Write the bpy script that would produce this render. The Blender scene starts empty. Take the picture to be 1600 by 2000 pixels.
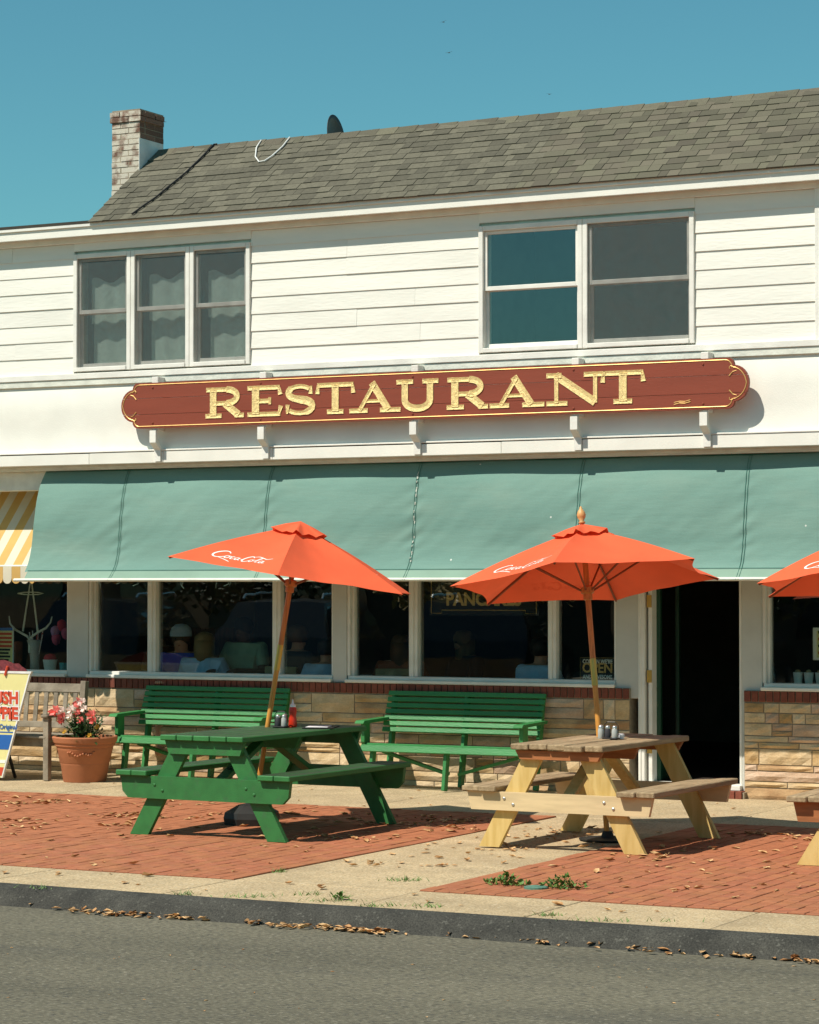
import bpy, bmesh, math, random
from mathutils import Vector, Matrix, noise
R = math.radians
random.seed(7)
sc = bpy.context.scene
COL = sc.collection
# ------------------------------------------------------------------ camera
F = 5000.0; TH = R(27.5); PH = math.atan(146 / 5000.0); D0 = 24.0; H = 1.85
FW = Vector((-math.sin(TH) * math.cos(PH), math.cos(TH) * math.cos(PH), math.sin(PH)))
RT = Vector((math.cos(TH), math.sin(TH), 0)); UP = RT.cross(FW)
CAM = Vector((D0 * math.sin(TH), -D0 * math.cos(TH), H))
cd = bpy.data.cameras.new('camera'); cam = bpy.data.objects.new('camera', cd); COL.objects.link(cam)
cam.matrix_world = Matrix((RT, UP, -FW)).transposed().to_4x4(); cam.location = CAM
cd.sensor_fit = 'VERTICAL'; cd.sensor_height = 36; cd.sensor_width = 28.8; cd.lens = 90; cd.clip_end = 3000
sc.camera = cam
# ------------------------------------------------------------------ sky, sun, exposure
w = bpy.data.worlds.new('World'); sc.world = w; w.use_nodes = True
nt = w.node_tree; nt.nodes.clear()
sk = nt.nodes.new('ShaderNodeTexSky'); sk.sky_type = 'NISHITA'; sk.sun_disc = False
sk.sun_elevation = R(53.9); sk.sun_rotation = R(208); sk.air_density = 1.0; sk.dust_density = 0.3; sk.ozone_density = 1.0
tint = nt.nodes.new('ShaderNodeMixRGB'); tint.blend_type = 'MULTIPLY'; tint.inputs[0].default_value = 1
tint.inputs[2].default_value = (0.66, 1.36, 1.24, 1)
bg = nt.nodes.new('ShaderNodeBackground'); bg.inputs[1].default_value = 0.064
wo = nt.nodes.new('ShaderNodeOutputWorld')
nt.links.new(sk.outputs[0], tint.inputs[1]); nt.links.new(tint.outputs[0], bg.inputs[0]); nt.links.new(bg.outputs[0], wo.inputs[0])
sl = bpy.data.lights.new('sun', 'SUN'); so = bpy.data.objects.new('sun', sl); COL.objects.link(so)
sl.energy = 5.0; sl.angle = R(0.5); sl.color = (1.0, 0.94, 0.83)
SUN = Vector((-0.53, -1.0, 1.55)).normalized()
so.rotation_euler = SUN.to_track_quat('Z', 'Y').to_euler(); so.location = (-8, -15, 23)
vs = sc.view_settings; vs.view_transform = 'Standard'; vs.look = 'None'; vs.exposure = 0.14; vs.gamma = 1.0
sc.render.engine = 'CYCLES'

# ------------------------------------------------------------------ pixel helpers (photograph 1600 x 2000)
def ray(x, y): return FW + RT * ((x - 800) / F) + UP * ((1000 - y) / F)
def fac(x, y, Y=0.0):
    r = ray(x, y); t = (Y - CAM.y) / r.y; return CAM + r * t
def gnd(x, y, z=0.0):
    r = ray(x, y); t = (z - CAM.z) / r.z; return CAM + r * t
def FX(x, y, Y): return fac(x, y, Y).x
def FZ(x, y, Y): return fac(x, y, Y).z

# ------------------------------------------------------------------ materials
MATS = {}
def mat(name, col, rough=0.7, var=0.12, scale=6.0, col2=None, bump=0.0, bscale=60.0, metal=0.0, rnd=0.0, hue=0.0, stretch=(1, 1, 1),
        spec=0.4, fine=0.0, fscale=200.0, trans=0.0, detail=6.0, lo=0.35, hi=0.65):
    m = bpy.data.materials.new(name); m.use_nodes = True; t = m.node_tree; n = t.nodes; L = t.links
    b = n['Principled BSDF']; b.inputs['Roughness'].default_value = rough; b.inputs['Metallic'].default_value = metal
    b.inputs['Specular IOR Level'].default_value = spec
    tc = n.new('ShaderNodeTexCoord'); mp = n.new('ShaderNodeMapping'); mp.inputs['Scale'].default_value = stretch
    oi = n.new('ShaderNodeObjectInfo')
    L.new(tc.outputs['Object'], mp.inputs['Vector'])
    off = n.new('ShaderNodeMath'); off.operation = 'MULTIPLY'; off.inputs[1].default_value = 37.0
    L.new(oi.outputs['Random'], off.inputs[0])
    cb = n.new('ShaderNodeCombineXYZ')
    for k in range(3): L.new(off.outputs[0], cb.inputs[k])
    L.new(cb.outputs[0], mp.inputs['Location'])
    nz = n.new('ShaderNodeTexNoise'); nz.inputs['Scale'].default_value = scale; nz.inputs['Detail'].default_value = detail
    L.new(mp.outputs[0], nz.inputs['Vector'])
    cr = n.new('ShaderNodeValToRGB'); cr.color_ramp.elements[0].position = lo; cr.color_ramp.elements[1].position = hi
    c2 = col2 if col2 else tuple(min(1, c * (1 + var)) for c in col); c1 = col if col2 else tuple(c * (1 - var) for c in col)
    cr.color_ramp.elements[0].color = (*c1, 1); cr.color_ramp.elements[1].color = (*c2, 1)
    L.new(nz.outputs[0], cr.inputs[0]); out = cr.outputs[0]
    if fine > 0:
        n2 = n.new('ShaderNodeTexNoise'); n2.inputs['Scale'].default_value = fscale; n2.inputs['Detail'].default_value = 3
        L.new(mp.outputs[0], n2.inputs['Vector'])
        r2 = n.new('ShaderNodeMapRange'); r2.inputs[1].default_value = .3; r2.inputs[2].default_value = .7
        r2.inputs[3].default_value = 1 - fine; r2.inputs[4].default_value = 1 + fine; L.new(n2.outputs[0], r2.inputs[0])
        mm = n.new('ShaderNodeVectorMath'); mm.operation = 'SCALE'; L.new(out, mm.inputs[0]); L.new(r2.outputs[0], mm.inputs['Scale']); out = mm.outputs[0]
    if rnd > 0 or hue > 0:
        hs = n.new('ShaderNodeHueSaturation'); rr = n.new('ShaderNodeMapRange')
        rr.inputs[3].default_value = 1 - rnd; rr.inputs[4].default_value = 1 + rnd; L.new(oi.outputs['Random'], rr.inputs[0])
        L.new(rr.outputs[0], hs.inputs['Value']); L.new(out, hs.inputs['Color'])
        if hue > 0:
            wn = n.new('ShaderNodeTexWhiteNoise'); wn.noise_dimensions = '1D'; L.new(off.outputs[0], wn.inputs['W'])
            rh = n.new('ShaderNodeMapRange'); rh.inputs[3].default_value = .5 - hue; rh.inputs[4].default_value = .5 + hue
            L.new(wn.outputs[0], rh.inputs[0]); L.new(rh.outputs[0], hs.inputs['Hue'])
        out = hs.outputs[0]
    L.new(out, b.inputs['Base Color'])
    if bump > 0:
        n3 = n.new('ShaderNodeTexNoise'); n3.inputs['Scale'].default_value = bscale; n3.inputs['Detail'].default_value = 5
        L.new(mp.outputs[0], n3.inputs['Vector']); bp = n.new('ShaderNodeBump'); bp.inputs['Strength'].default_value = bump
        bp.inputs['Distance'].default_value = 0.01; L.new(n3.outputs[0], bp.inputs['Height']); L.new(bp.outputs[0], b.inputs['Normal'])
    if trans > 0:
        tr = n.new('ShaderNodeBsdfTranslucent'); L.new(out, tr.inputs[0]); mx = n.new('ShaderNodeMixShader'); mx.inputs[0].default_value = trans
        L.new(b.outputs[0], mx.inputs[1]); L.new(tr.outputs[0], mx.inputs[2]); L.new(mx.outputs[0], n['Material Output'].inputs[0])
    MATS[name] = m; return m

def glass_mat(name, refl=2.0, tintc=(0.9, 0.95, 0.93)):
    m = bpy.data.materials.new(name); m.use_nodes = True; t = m.node_tree; n = t.nodes; L = t.links; n.remove(n['Principled BSDF'])
    lw = n.new('ShaderNodeLayerWeight'); lw.inputs[0].default_value = .5
    pw = n.new('ShaderNodeMath'); pw.operation = 'POWER'; pw.inputs[1].default_value = 5.0; L.new(lw.outputs['Facing'], pw.inputs[0])
    ma = n.new('ShaderNodeMath'); ma.operation = 'MULTIPLY_ADD'; ma.inputs[1].default_value = .95; ma.inputs[2].default_value = .045; L.new(pw.outputs[0], ma.inputs[0])
    mu = n.new('ShaderNodeMath'); mu.operation = 'MULTIPLY'; mu.inputs[1].default_value = refl; mu.use_clamp = True; L.new(ma.outputs[0], mu.inputs[0])
    tr = n.new('ShaderNodeBsdfTransparent'); tr.inputs[0].default_value = (*tintc, 1)
    gl = n.new('ShaderNodeBsdfGlossy'); gl.inputs['Roughness'].default_value = 0.0
    tc = n.new('ShaderNodeTexCoord'); nz = n.new('ShaderNodeTexNoise'); nz.inputs['Scale'].default_value = 1.6; L.new(tc.outputs['Object'], nz.inputs[0])
    bp = n.new('ShaderNodeBump'); bp.inputs['Strength'].default_value = 0.05; bp.inputs['Distance'].default_value = 0.02
    L.new(nz.outputs[0], bp.inputs['Height']); L.new(bp.outputs[0], gl.inputs['Normal'])
    mx = n.new('ShaderNodeMixShader'); L.new(mu.outputs[0], mx.inputs[0]); L.new(tr.outputs[0], mx.inputs[1]); L.new(gl.outputs[0], mx.inputs[2])
    L.new(mx.outputs[0], n['Material Output'].inputs[0]); MATS[name] = m; return m

mat('white', (.80, .78, .70), .55, .04, 3, bump=.15, bscale=90)
mat('white_trim', (.78, .76, .69), .5, .06, 5, bump=.2, bscale=60)
mat('white_old', (.70, .71, .62), .6, .10, 7, bump=.4, bscale=40)
mat('siding', (.80, .78, .70), .55, .05, 2.2, bump=.25, bscale=30, stretch=(.35, 1, 2), rnd=.02)
mat('pillar', (.55, .55, .50), .6, .05, 4, fine=.03)
mat('asphalt', (.106, .096, .066), .9, .2, .55, fine=.5, fscale=55, bump=.5, bscale=70, col2=(.146, .131, .090), stretch=(.5, 1.6, 1), detail=9)
mat('kerb', (.042, .040, .032), .85, .3, 5, fine=.5, fscale=110, bump=.8, bscale=50)
mat('concrete', (.46, .345, .20), .9, .12, 2.5, fine=.33, fscale=75, bump=.4, bscale=90, rnd=.06)
mat('mortar', (.30, .25, .18), .95, .15, 20, bump=.3)
mat('paver', (.375, .132, .058), .85, .12, 12, rnd=.08, hue=.005, fine=.08, fscale=150, bump=.25, bscale=80)
mat('paver_bed', (.25, .10, .052), .95, .2, 30)
mat('brick', (.20, .055, .032), .8, .15, 20, rnd=.2, bump=.3, bscale=70)
for i, c in enumerate([((.48, .33, .17), (.62, .47, .29)), ((.46, .30, .19), (.62, .45, .32)), ((.42, .26, .11), (.58, .41, .22)), ((.52, .38, .21), (.68, .53, .35)), ((.36, .21, .10), (.54, .36, .19))]):
    mat('stone%d' % i, c[0], .9, .1, 5, col2=c[1], bump=1.0, bscale=16, rnd=.10, fine=.10, fscale=70, stretch=(.8, 1, 1.3))
mat('shingle', (.120, .108, .075), .95, .1, 30, rnd=.25, hue=.014, fine=.25, fscale=220, bump=.3, bscale=150)
mat('roof_deck', (.05, .045, .035), .95)
mat('sign_red', (.245, .052, .026), .5, .06, 3, stretch=(.3, 1, 3), fine=.04, bump=.15)
mat('gold', (.90, .68, .30), .38, .14, 40, metal=.25, bump=.9, bscale=160)
mat('gold_line', (.72, .46, .16), .4, .1, 30, metal=.4)
mat('green_paint', (.030, .165, .042), .5, .10, 4, bump=.25, bscale=50, stretch=(3, .6, 3), spec=.45, rnd=.06)
mat('bench_green', (.040, .215, .060), .45, .10, 4, bump=.2, bscale=50, stretch=(.5, 3, 3), rnd=.06)
mat('awning_green', (.158, .290, .246), .85, .08, 1.4, fine=.07, fscale=160, trans=.10, bump=.35, bscale=7, col2=(.190, .328, .276), stretch=(.5, 1, 3))
mat('awning_hem', (.235, .36, .28), .8, .06, 3, trans=.1)
mat('awning_seam', (.045, .17, .13), .85)
mat('awning_yellow', (.74, .47, .15), .8, .05, 5, trans=.25)
mat('awning_white', (.80, .74, .58), .8, .05, 5, trans=.25)
mat('umbrella', (.86, .130, .046), .8, .06, 3, trans=.12, bump=.35, bscale=7, fine=.02)
mat('white_print', (.85, .82, .76), .7, .02)
mat('umb_pole', (.50, .19, .05), .45, .2, 10, stretch=(6, 6, .6))
mat('brass', (.62, .40, .10), .4, .05, metal=.8)
mat('finial', (.62, .33, .12), .45, .15, 12)
mat('pine', (.55, .37, .115), .7, .2, 5, col2=(.66, .47, .18), stretch=(5, 5, .7), bump=.15, rnd=.06)
mat('pine_light', (.63, .48, .27), .7, .1, 5, stretch=(.7, 5, 5))
mat('pine_red', (.33, .12, .04), .7, .2, 6, stretch=(1, 5, 5))
mat('grey_wood', (.25, .175, .095), .85, .3, 7, col2=(.42, .31, .18), stretch=(5, .5, 5), bump=.5, bscale=40, rnd=.12)
mat('teak', (.20, .165, .12), .85, .25, 8, col2=(.33, .28, .21), stretch=(1, 1, 1), bump=.3)
mat('bolt', (.55, .55, .52), .35, .05, metal=.8)
mat('terracotta', (.42, .15, .065), .8, .1, 5, fine=.04, bump=.15)
mat('soil', (.04, .025, .015), .95)
mat('leaf_green', (.035, .085, .02), .5, .3, 15, rnd=.1)
mat('weed', (.10, .19, .035), .6, .3, 15)
mat('petal', (.85, .20, .17), .6, .25, 25)
mat('petal_white', (.85, .70, .62), .6, .1, 25)
mat('petal_yellow', (.75, .45, .06), .6, .1)
mat('dead_leaf', (.36, .17, .06), .8, .4, 9, col2=(.66, .42, .20), lo=.4, hi=.6)
mat('black_rubber', (.018, .018, .017), .6, .2, 8)
mat('dark_metal', (.03, .03, .03), .4, .1, metal=.5)
mat('dish', (.045, .05, .05), .5)
mat('cable_white', (.75, .74, .70), .5)
mat('ketchup', (.60, .035, .012), .3, .05)
mat('clear', (.40, .41, .38), .15, .03, spec=.7)
mat('paper', (.75, .76, .78), .6, .05)
mat('ink_black', (.01, .01, .01), .6, .02)
mat('ink_blue', (.02, .12, .40), .5, .03)
mat('ink_red', (.60, .07, .03), .5, .03)
mat('board_yellow', (.74, .68, .30), .45, .03)
mat('slush', (.16, .03, .035), .5, .3, 40)
mat('door_green', (.012, .06, .03), .4, .05)
mat('curtain', (.90, .88, .79), .8, .04, 20, trans=.05)
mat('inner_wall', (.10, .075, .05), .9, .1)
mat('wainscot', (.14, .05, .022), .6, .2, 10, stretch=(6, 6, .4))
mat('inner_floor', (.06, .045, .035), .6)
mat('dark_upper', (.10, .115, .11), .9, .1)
mat('picture', (.12, .12, .09), .6, .6, 6)
mat('frame_gold', (.30, .17, .06), .4, .1)
mat('skin', (.50, .27, .17), .6, .05)
mat('skin_dark', (.10, .05, .03), .6, .05)
for nme, c in dict(navy=(.05, .09, .48), lightblue=(.42, .62, .84), tgreen=(.28, .44, .30), charcoal=(.03, .03, .035), rust=(.30, .09, .04), hair_blond=(.26, .165, .07), hair_brown=(.09, .045, .02), hair_black=(.01, .008, .007), cap_grey=(.42, .50, .58), straw=(.45, .33, .17), pinkballoon=(.70, .12, .22), redballoon=(.65, .04, .06), lilac=(.55, .28, .50), turquoise=(.05, .40, .45)).items():
    mat(nme, c, .7, .1, 10)
mat('car_black', (.012, .013, .015), .12, .05, spec=.8)
mat('car_grey', (.045, .05, .055), .15, .05, spec=.8)
mat('car_glass', (.02, .03, .035), .03, .02, spec=1.0)
mat('chrome', (.7, .7, .7), .15, .02, metal=1)
mat('shop_wall', (.07, .062, .05), .85, .1, 2)
mat('dark_roof', (.04, .038, .035), .9)
mat('hedge', (.035, .055, .018), .7, .5, 6)
mat('grass_dry', (.42, .32, .12), .8, .3, 20)
mat('bark', (.09, .06, .04), .9, .3, 12)
mat('lid_green', (.10, .22, .16), .6, .2, 20)
mat('worn_cloth', (.40, .43, .37), .9, .3, 40)
mat('bird', (.05, .05, .05), .8)
glass_mat('glass', 2.4)
glass_mat('glass_upper', 2.2, (.86, .92, .91))
def stains(name, col, amount, sc, stretch, lo, hi, speck=None):
    m = MATS[name]; t = m.node_tree; n = t.nodes; L = t.links; b = n['Principled BSDF']; src = b.inputs['Base Color'].links[0].from_socket; tc = n.new('ShaderNodeTexCoord')
    mp = n.new('ShaderNodeMapping'); mp.inputs['Scale'].default_value = stretch; L.new(tc.outputs['Object'], mp.inputs[0])
    nz = n.new('ShaderNodeTexNoise'); nz.inputs['Scale'].default_value = sc; nz.inputs['Detail'].default_value = 9; L.new(mp.outputs[0], nz.inputs[0])
    mr = n.new('ShaderNodeMapRange'); mr.inputs[1].default_value = lo; mr.inputs[2].default_value = hi; mr.inputs[4].default_value = amount; L.new(nz.outputs[0], mr.inputs[0])
    mx = n.new('ShaderNodeMixRGB'); L.new(mr.outputs[0], mx.inputs[0]); L.new(src, mx.inputs[1]); mx.inputs[2].default_value = (*col, 1); out = mx.outputs[0]
    if speck:
        vz = n.new('ShaderNodeTexVoronoi'); vz.inputs['Scale'].default_value = speck; L.new(tc.outputs['Object'], vz.inputs['Vector'])
        lt = n.new('ShaderNodeMath'); lt.operation = 'LESS_THAN'; lt.inputs[1].default_value = .05; L.new(vz.outputs['Distance'], lt.inputs[0])
        sx = n.new('ShaderNodeSeparateColor'); L.new(vz.outputs['Color'], sx.inputs[0]); gt = n.new('ShaderNodeMath'); gt.operation = 'GREATER_THAN'; gt.inputs[1].default_value = .72; L.new(sx.outputs[0], gt.inputs[0])
        mu = n.new('ShaderNodeMath'); mu.operation = 'MULTIPLY'; L.new(lt.outputs[0], mu.inputs[0]); L.new(gt.outputs[0], mu.inputs[1])
        m2 = n.new('ShaderNodeMixRGB'); L.new(mu.outputs[0], m2.inputs[0]); L.new(out, m2.inputs[1]); m2.inputs[2].default_value = (.62, .66, .60, 1); out = m2.outputs[0]
    L.new(out, b.inputs['Base Color'])
stains('awning_green', (.26, .36, .29), .55, 1.3, (.7, 1, 2.2), .52, .78, 5.5)
stains('siding', (.55, .53, .45), .35, 1.1, (.5, 1, 1.4), .56, .80); stains('white', (.60, .56, .48), .3, 1.0, (.5, 1, 2.0), .54, .80); stains('white_trim', (.56, .54, .46), .4, 3.0, (.6, 1, 1), .56, .78)
stains('asphalt', (.070, .066, .052), .6, .8, (.35, 2.2, 1), .55, .72); stains('green_paint', (.055, .115, .055), .5, 5, (3, .8, 3), .56, .74); stains('bench_green', (.05, .13, .06), .4, 5, (.8, 3, 3), .56, .76); stains('concrete', (.27, .20, .12), .5, 1.6, (1, 1, 1), .55, .78); stains('paver', (.30, .13, .08), .5, 2, (1, 1, 1), .5, .75)
# insect screen: a fine grey mesh that lets about half the light through
def screen_mat():
    m = bpy.data.materials.new('screen'); m.use_nodes = True; t = m.node_tree; n = t.nodes; L = t.links
    b = n['Principled BSDF']; b.inputs['Base Color'].default_value = (.10, .105, .095, 1); b.inputs['Roughness'].default_value = .8
    tr = n.new('ShaderNodeBsdfTransparent'); mx = n.new('ShaderNodeMixShader'); 
    tc = n.new('ShaderNodeTexCoord'); wv = n.new('ShaderNodeTexNoise'); wv.inputs['Scale'].default_value = 3; wv.inputs['Distortion'].default_value = 2.5; L.new(tc.outputs['Object'], wv.inputs[0])
    mr = n.new('ShaderNodeMapRange'); mr.inputs[3].default_value = .18; mr.inputs[4].default_value = .34; L.new(wv.outputs[0], mr.inputs[0])
    L.new(mr.outputs[0], mx.inputs[0]); L.new(tr.outputs[0], mx.inputs[1]); L.new(b.outputs[0], mx.inputs[2]); L.new(mx.outputs[0], n['Material Output'].inputs[0]); MATS['screen'] = m
screen_mat()
# whitewashed brick: paint on the street face only (-Y), worn off in patches
def chimney_mat():
    m = mat('chimney_brick', (.21, .115, .08), .9, .3, 12, rnd=.25, bump=.5, bscale=50); t = m.node_tree; n = t.nodes; L = t.links
    b = n['Principled BSDF']; src = b.inputs['Base Color'].links[0].from_socket
    ge = n.new('ShaderNodeNewGeometry'); sp = n.new('ShaderNodeSeparateXYZ'); L.new(ge.outputs['Normal'], sp.inputs[0])
    lt = n.new('ShaderNodeMath'); lt.operation = 'LESS_THAN'; lt.inputs[1].default_value = -.7; L.new(sp.outputs['Y'], lt.inputs[0])
    nz = n.new('ShaderNodeTexNoise'); nz.inputs['Scale'].default_value = 9; nz.inputs['Detail'].default_value = 9; L.new(ge.outputs['Position'], nz.inputs[0])
    sz = n.new('ShaderNodeMath'); sz.operation = 'MULTIPLY_ADD'
    spz = n.new('ShaderNodeSeparateXYZ'); L.new(ge.outputs['Position'], spz.inputs[0])
    L.new(spz.outputs['Z'], sz.inputs[0]); sz.inputs[1].default_value = -.12; sz.inputs[2].default_value = .79
    ad = n.new('ShaderNodeMath'); ad.operation = 'ADD'; L.new(nz.outputs[0], ad.inputs[0]); L.new(sz.outputs[0], ad.inputs[1])
    cr = n.new('ShaderNodeValToRGB'); cr.color_ramp.elements[0].position = .42; cr.color_ramp.elements[1].position = .58; L.new(ad.outputs[0], cr.inputs[0])
    mu = n.new('ShaderNodeMath'); mu.operation = 'MULTIPLY'; L.new(cr.outputs[0], mu.inputs[0]); L.new(lt.outputs[0], mu.inputs[1])
    mx = n.new('ShaderNodeMixRGB'); L.new(mu.outputs[0], mx.inputs[0]); L.new(src, mx.inputs[1]); mx.inputs[2].default_value = (.62, .56, .46, 1); L.new(mx.outputs[0], b.inputs['Base Color'])
chimney_mat()

def dark_top(name, base, top_col):  # up-facing surfaces are mixed unevenly towards a second, darker colour
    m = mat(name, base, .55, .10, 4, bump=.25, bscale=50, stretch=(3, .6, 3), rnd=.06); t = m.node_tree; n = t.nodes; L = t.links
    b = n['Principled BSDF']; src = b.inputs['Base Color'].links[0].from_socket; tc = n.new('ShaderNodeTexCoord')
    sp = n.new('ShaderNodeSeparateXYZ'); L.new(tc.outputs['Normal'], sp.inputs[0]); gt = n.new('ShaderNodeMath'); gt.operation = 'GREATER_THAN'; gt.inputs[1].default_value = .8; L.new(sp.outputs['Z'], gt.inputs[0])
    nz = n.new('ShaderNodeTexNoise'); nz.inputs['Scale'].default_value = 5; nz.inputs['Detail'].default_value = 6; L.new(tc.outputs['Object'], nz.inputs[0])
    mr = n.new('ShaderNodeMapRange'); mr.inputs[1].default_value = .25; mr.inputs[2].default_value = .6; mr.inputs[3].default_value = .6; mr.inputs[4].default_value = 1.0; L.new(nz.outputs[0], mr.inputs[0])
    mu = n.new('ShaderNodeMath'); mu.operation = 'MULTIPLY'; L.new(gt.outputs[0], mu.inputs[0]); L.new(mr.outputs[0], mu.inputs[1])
    mx = n.new('ShaderNodeMixRGB'); L.new(mu.outputs[0], mx.inputs[0]); L.new(src, mx.inputs[1]); mx.inputs[2].default_value = (*top_col, 1); L.new(mx.outputs[0], b.inputs['Base Color'])
dark_top('green_top', (.030, .165, .042), (.030, .062, .030))
# ------------------------------------------------------------------ mesh builder
class MB:
    def __init__(s): s.v = []; s.f = []
    def add(s, vs, fs):
        o = len(s.v); s.v += [tuple(v) for v in vs]; s.f += [tuple(i + o for i in f) for f in fs]; return s
    def box(s, x0, x1, y0, y1, z0, z1):
        return s.add([(x0, y0, z0), (x1, y0, z0), (x1, y1, z0), (x0, y1, z0), (x0, y0, z1), (x1, y0, z1), (x1, y1, z1), (x0, y1, z1)],
                     [(0, 3, 2, 1), (4, 5, 6, 7), (0, 1, 5, 4), (1, 2, 6, 5), (2, 3, 7, 6), (3, 0, 4, 7)])
    def cbox(s, x0, x1, y0, y1, z0, z1, c=.004):
        # box with chamfered edges
        bm = bmesh.new(); bmesh.ops.create_cube(bm, size=1)
        for v in bm.verts: v.co = Vector(((x0 + x1) / 2 + v.co.x * (x1 - x0), (y0 + y1) / 2 + v.co.y * (y1 - y0), (z0 + z1) / 2 + v.co.z * (z1 - z0)))
        bmesh.ops.bevel(bm, geom=bm.edges[:], offset=c, segments=1, affect='EDGES')
        bm.verts.index_update(); s.add([v.co.copy() for v in bm.verts], [[v.index for v in f.verts] for f in bm.faces]); bm.free(); return s
    def beam(s, a, b, wdt, thk, side=Vector((1, 0, 0)), c=.003):
        # board from a to b; wdt measured along `side`, thk across
        a = Vector(a); b = Vector(b); d = (b - a); L = d.length; d.normalize(); side = (Vector(side) - d * Vector(side).dot(d)).normalized(); up = d.cross(side)
        m = MB(); m.cbox(-wdt / 2, wdt / 2, -thk / 2, thk / 2, 0, L, c); 
        return s.add([a + side * v[0] + up * v[1] + d * v[2] for v in m.v], m.f)
    def prism(s, poly, ax, lo, hi):
        # poly: 2D points; ax: 'x' -> (lo|y,z), 'y' -> (x|lo|z), 'z'
        n = len(poly)
        def P(p, t): return {'x': (t, p[0], p[1]), 'y': (p[0], t, p[1]), 'z': (p[0], p[1], t)}[ax]
        vs = [P(p, lo) for p in poly] + [P(p, hi) for p in poly]
        return s.add(vs, [tuple(range(n))[::-1], tuple(range(n, 2 * n))] + [(i, (i + 1) % n, (i + 1) % n + n, i + n) for i in range(n)])
    def tube(s, path, r, n=8, cap=True):
        path = [Vector(p) for p in path]; rings = []; m = len(path)
        rr = r if isinstance(r, (list, tuple)) else [r] * m
        up = Vector((0, 0, 1)); prev = None
        for i, p in enumerate(path):
            d = (path[min(i + 1, m - 1)] - path[max(i - 1, 0)]).normalized()
            if prev is None:
                a = d.cross(up); 
                if a.length < 1e-3: a = d.cross(Vector((1, 0, 0)))
            else: a = prev - d * prev.dot(d)
            a.normalize(); prev = a; b = d.cross(a)
            rings.append([p + (a * math.cos(2 * math.pi * k / n) + b * math.sin(2 * math.pi * k / n)) * rr[i] for k in range(n)])
        vs = [v for q in rings for v in q]; fs = []
        for i in range(m - 1):
            for k in range(n): fs.append((i * n + k, i * n + (k + 1) % n, (i + 1) * n + (k + 1) % n, (i + 1) * n + k))
        if cap: fs += [tuple(range(n))[::-1], tuple((m - 1) * n + k for k in range(n))]
        return s.add(vs, fs)
    def lathe(s, prof, c=(0, 0, 0), n=24, axis=None):
        vs = []; fs = []; c = Vector(c); m = len(prof)
        q = Vector((0, 0, 1)).rotation_difference(Vector(axis)) if axis else None
        for (r, z) in prof:
            for k in range(n):
                p = Vector((r * math.cos(2 * math.pi * k / n), r * math.sin(2 * math.pi * k / n), z))
                if q: p = q @ p
                vs.append(c + p)
        for i in range(m - 1):
            for k in range(n): fs.append((i * n + k, i * n + (k + 1) % n, (i + 1) * n + (k + 1) % n, (i + 1) * n + k))
        return s.add(vs, fs + [tuple(range(n))[::-1], tuple((m - 1) * n + k for k in range(n))])
    def xf(s, M): s.v = [tuple(M @ Vector(v)) for v in s.v]; return s
    def mesh(s, name): 
        me = bpy.data.meshes.new(name); me.from_pydata(s.v, [], s.f); me.update(); return me
    def build(s, name, m, parent=None, smooth=False, angle=None):
        me = s.mesh(name); me.materials.append(MATS[m])
        if smooth:
            for p in me.polygons: p.use_smooth = True
            if angle is not None: me.set_sharp_from_angle(angle=R(angle))
        return link(name, me, parent)
def link(name, me, parent=None, loc=None):
    o = bpy.data.objects.new(name, me); COL.objects.link(o)
    if parent is not None:
        o.parent = parent; o.matrix_parent_inverse = Matrix.Translation(parent.location).inverted() if parent.type == 'EMPTY' and False else Matrix()
    if loc is not None: o.location = loc
    return o
def inst(name, me, loc, parent=None, scale=(1, 1, 1), rotz=0.0):
    o = link(name, me, parent); o.location = loc; o.scale = scale; o.rotation_euler = (0, 0, rotz); return o
def tag(o, label, cat, group=None):
    o['label'] = label; o['category'] = cat
    if group: o['group'] = group
    return o
def thing(name, label, cat, group=None, loc=(0, 0, 0), rotz=0.0):
    o = bpy.data.objects.new(name, None); COL.objects.link(o); o.location = loc; o.rotation_euler = (0, 0, rotz); o.empty_display_size = .1
    return tag(o, label, cat, group)
def struct(o): o['kind'] = 'structure'; return o
def text_mesh(txt, size, mname, name, loc, rot, parent=None, ext=.001, bold=0.0, sx=1.0, align='CENTER', spacing=1.0):
    cu = bpy.data.curves.new(name, 'FONT'); cu.body = txt; cu.size = size; cu.align_x = align; cu.extrude = ext; cu.offset = bold; cu.space_line = spacing
    cu.resolution_u = 3
    t = bpy.data.objects.new('tmp', cu); COL.objects.link(t); dg = bpy.context.evaluated_depsgraph_get()
    me = bpy.data.meshes.new_from_object(t.evaluated_get(dg)); bpy.data.objects.remove(t); me.name = name
    me.materials.clear(); me.materials.append(MATS[mname])
    M = Matrix.Translation(loc) @ rot.to_matrix().to_4x4() @ Matrix.Diagonal((sx, 1, 1, 1)) if not isinstance(rot, Matrix) else Matrix.Translation(loc) @ rot @ Matrix.Diagonal((sx, 1, 1, 1))
    me.transform(M); return link(name, me, parent)
FRONT = Matrix.Rotation(R(90), 4, 'X')     # text standing up and facing the street (-Y)

# ================================================================== GROUND
YU = -0.75                                   # face of the upper storey, which overhangs the shop front (Y = 0)
g = struct(MB().add([(-300, -400, -.14), (300, -400, -.14), (300, 500, -.14), (-300, 500, -.14)], [(0, 1, 2, 3)]).build('ground', 'concrete'))
rd = struct(MB().add([(-250, -60, -.105), (250, -60, -.105), (250, -8.35, -.105), (-250, -8.35, -.105)], [(0, 1, 2, 3)]).build('road', 'asphalt'))
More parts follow.
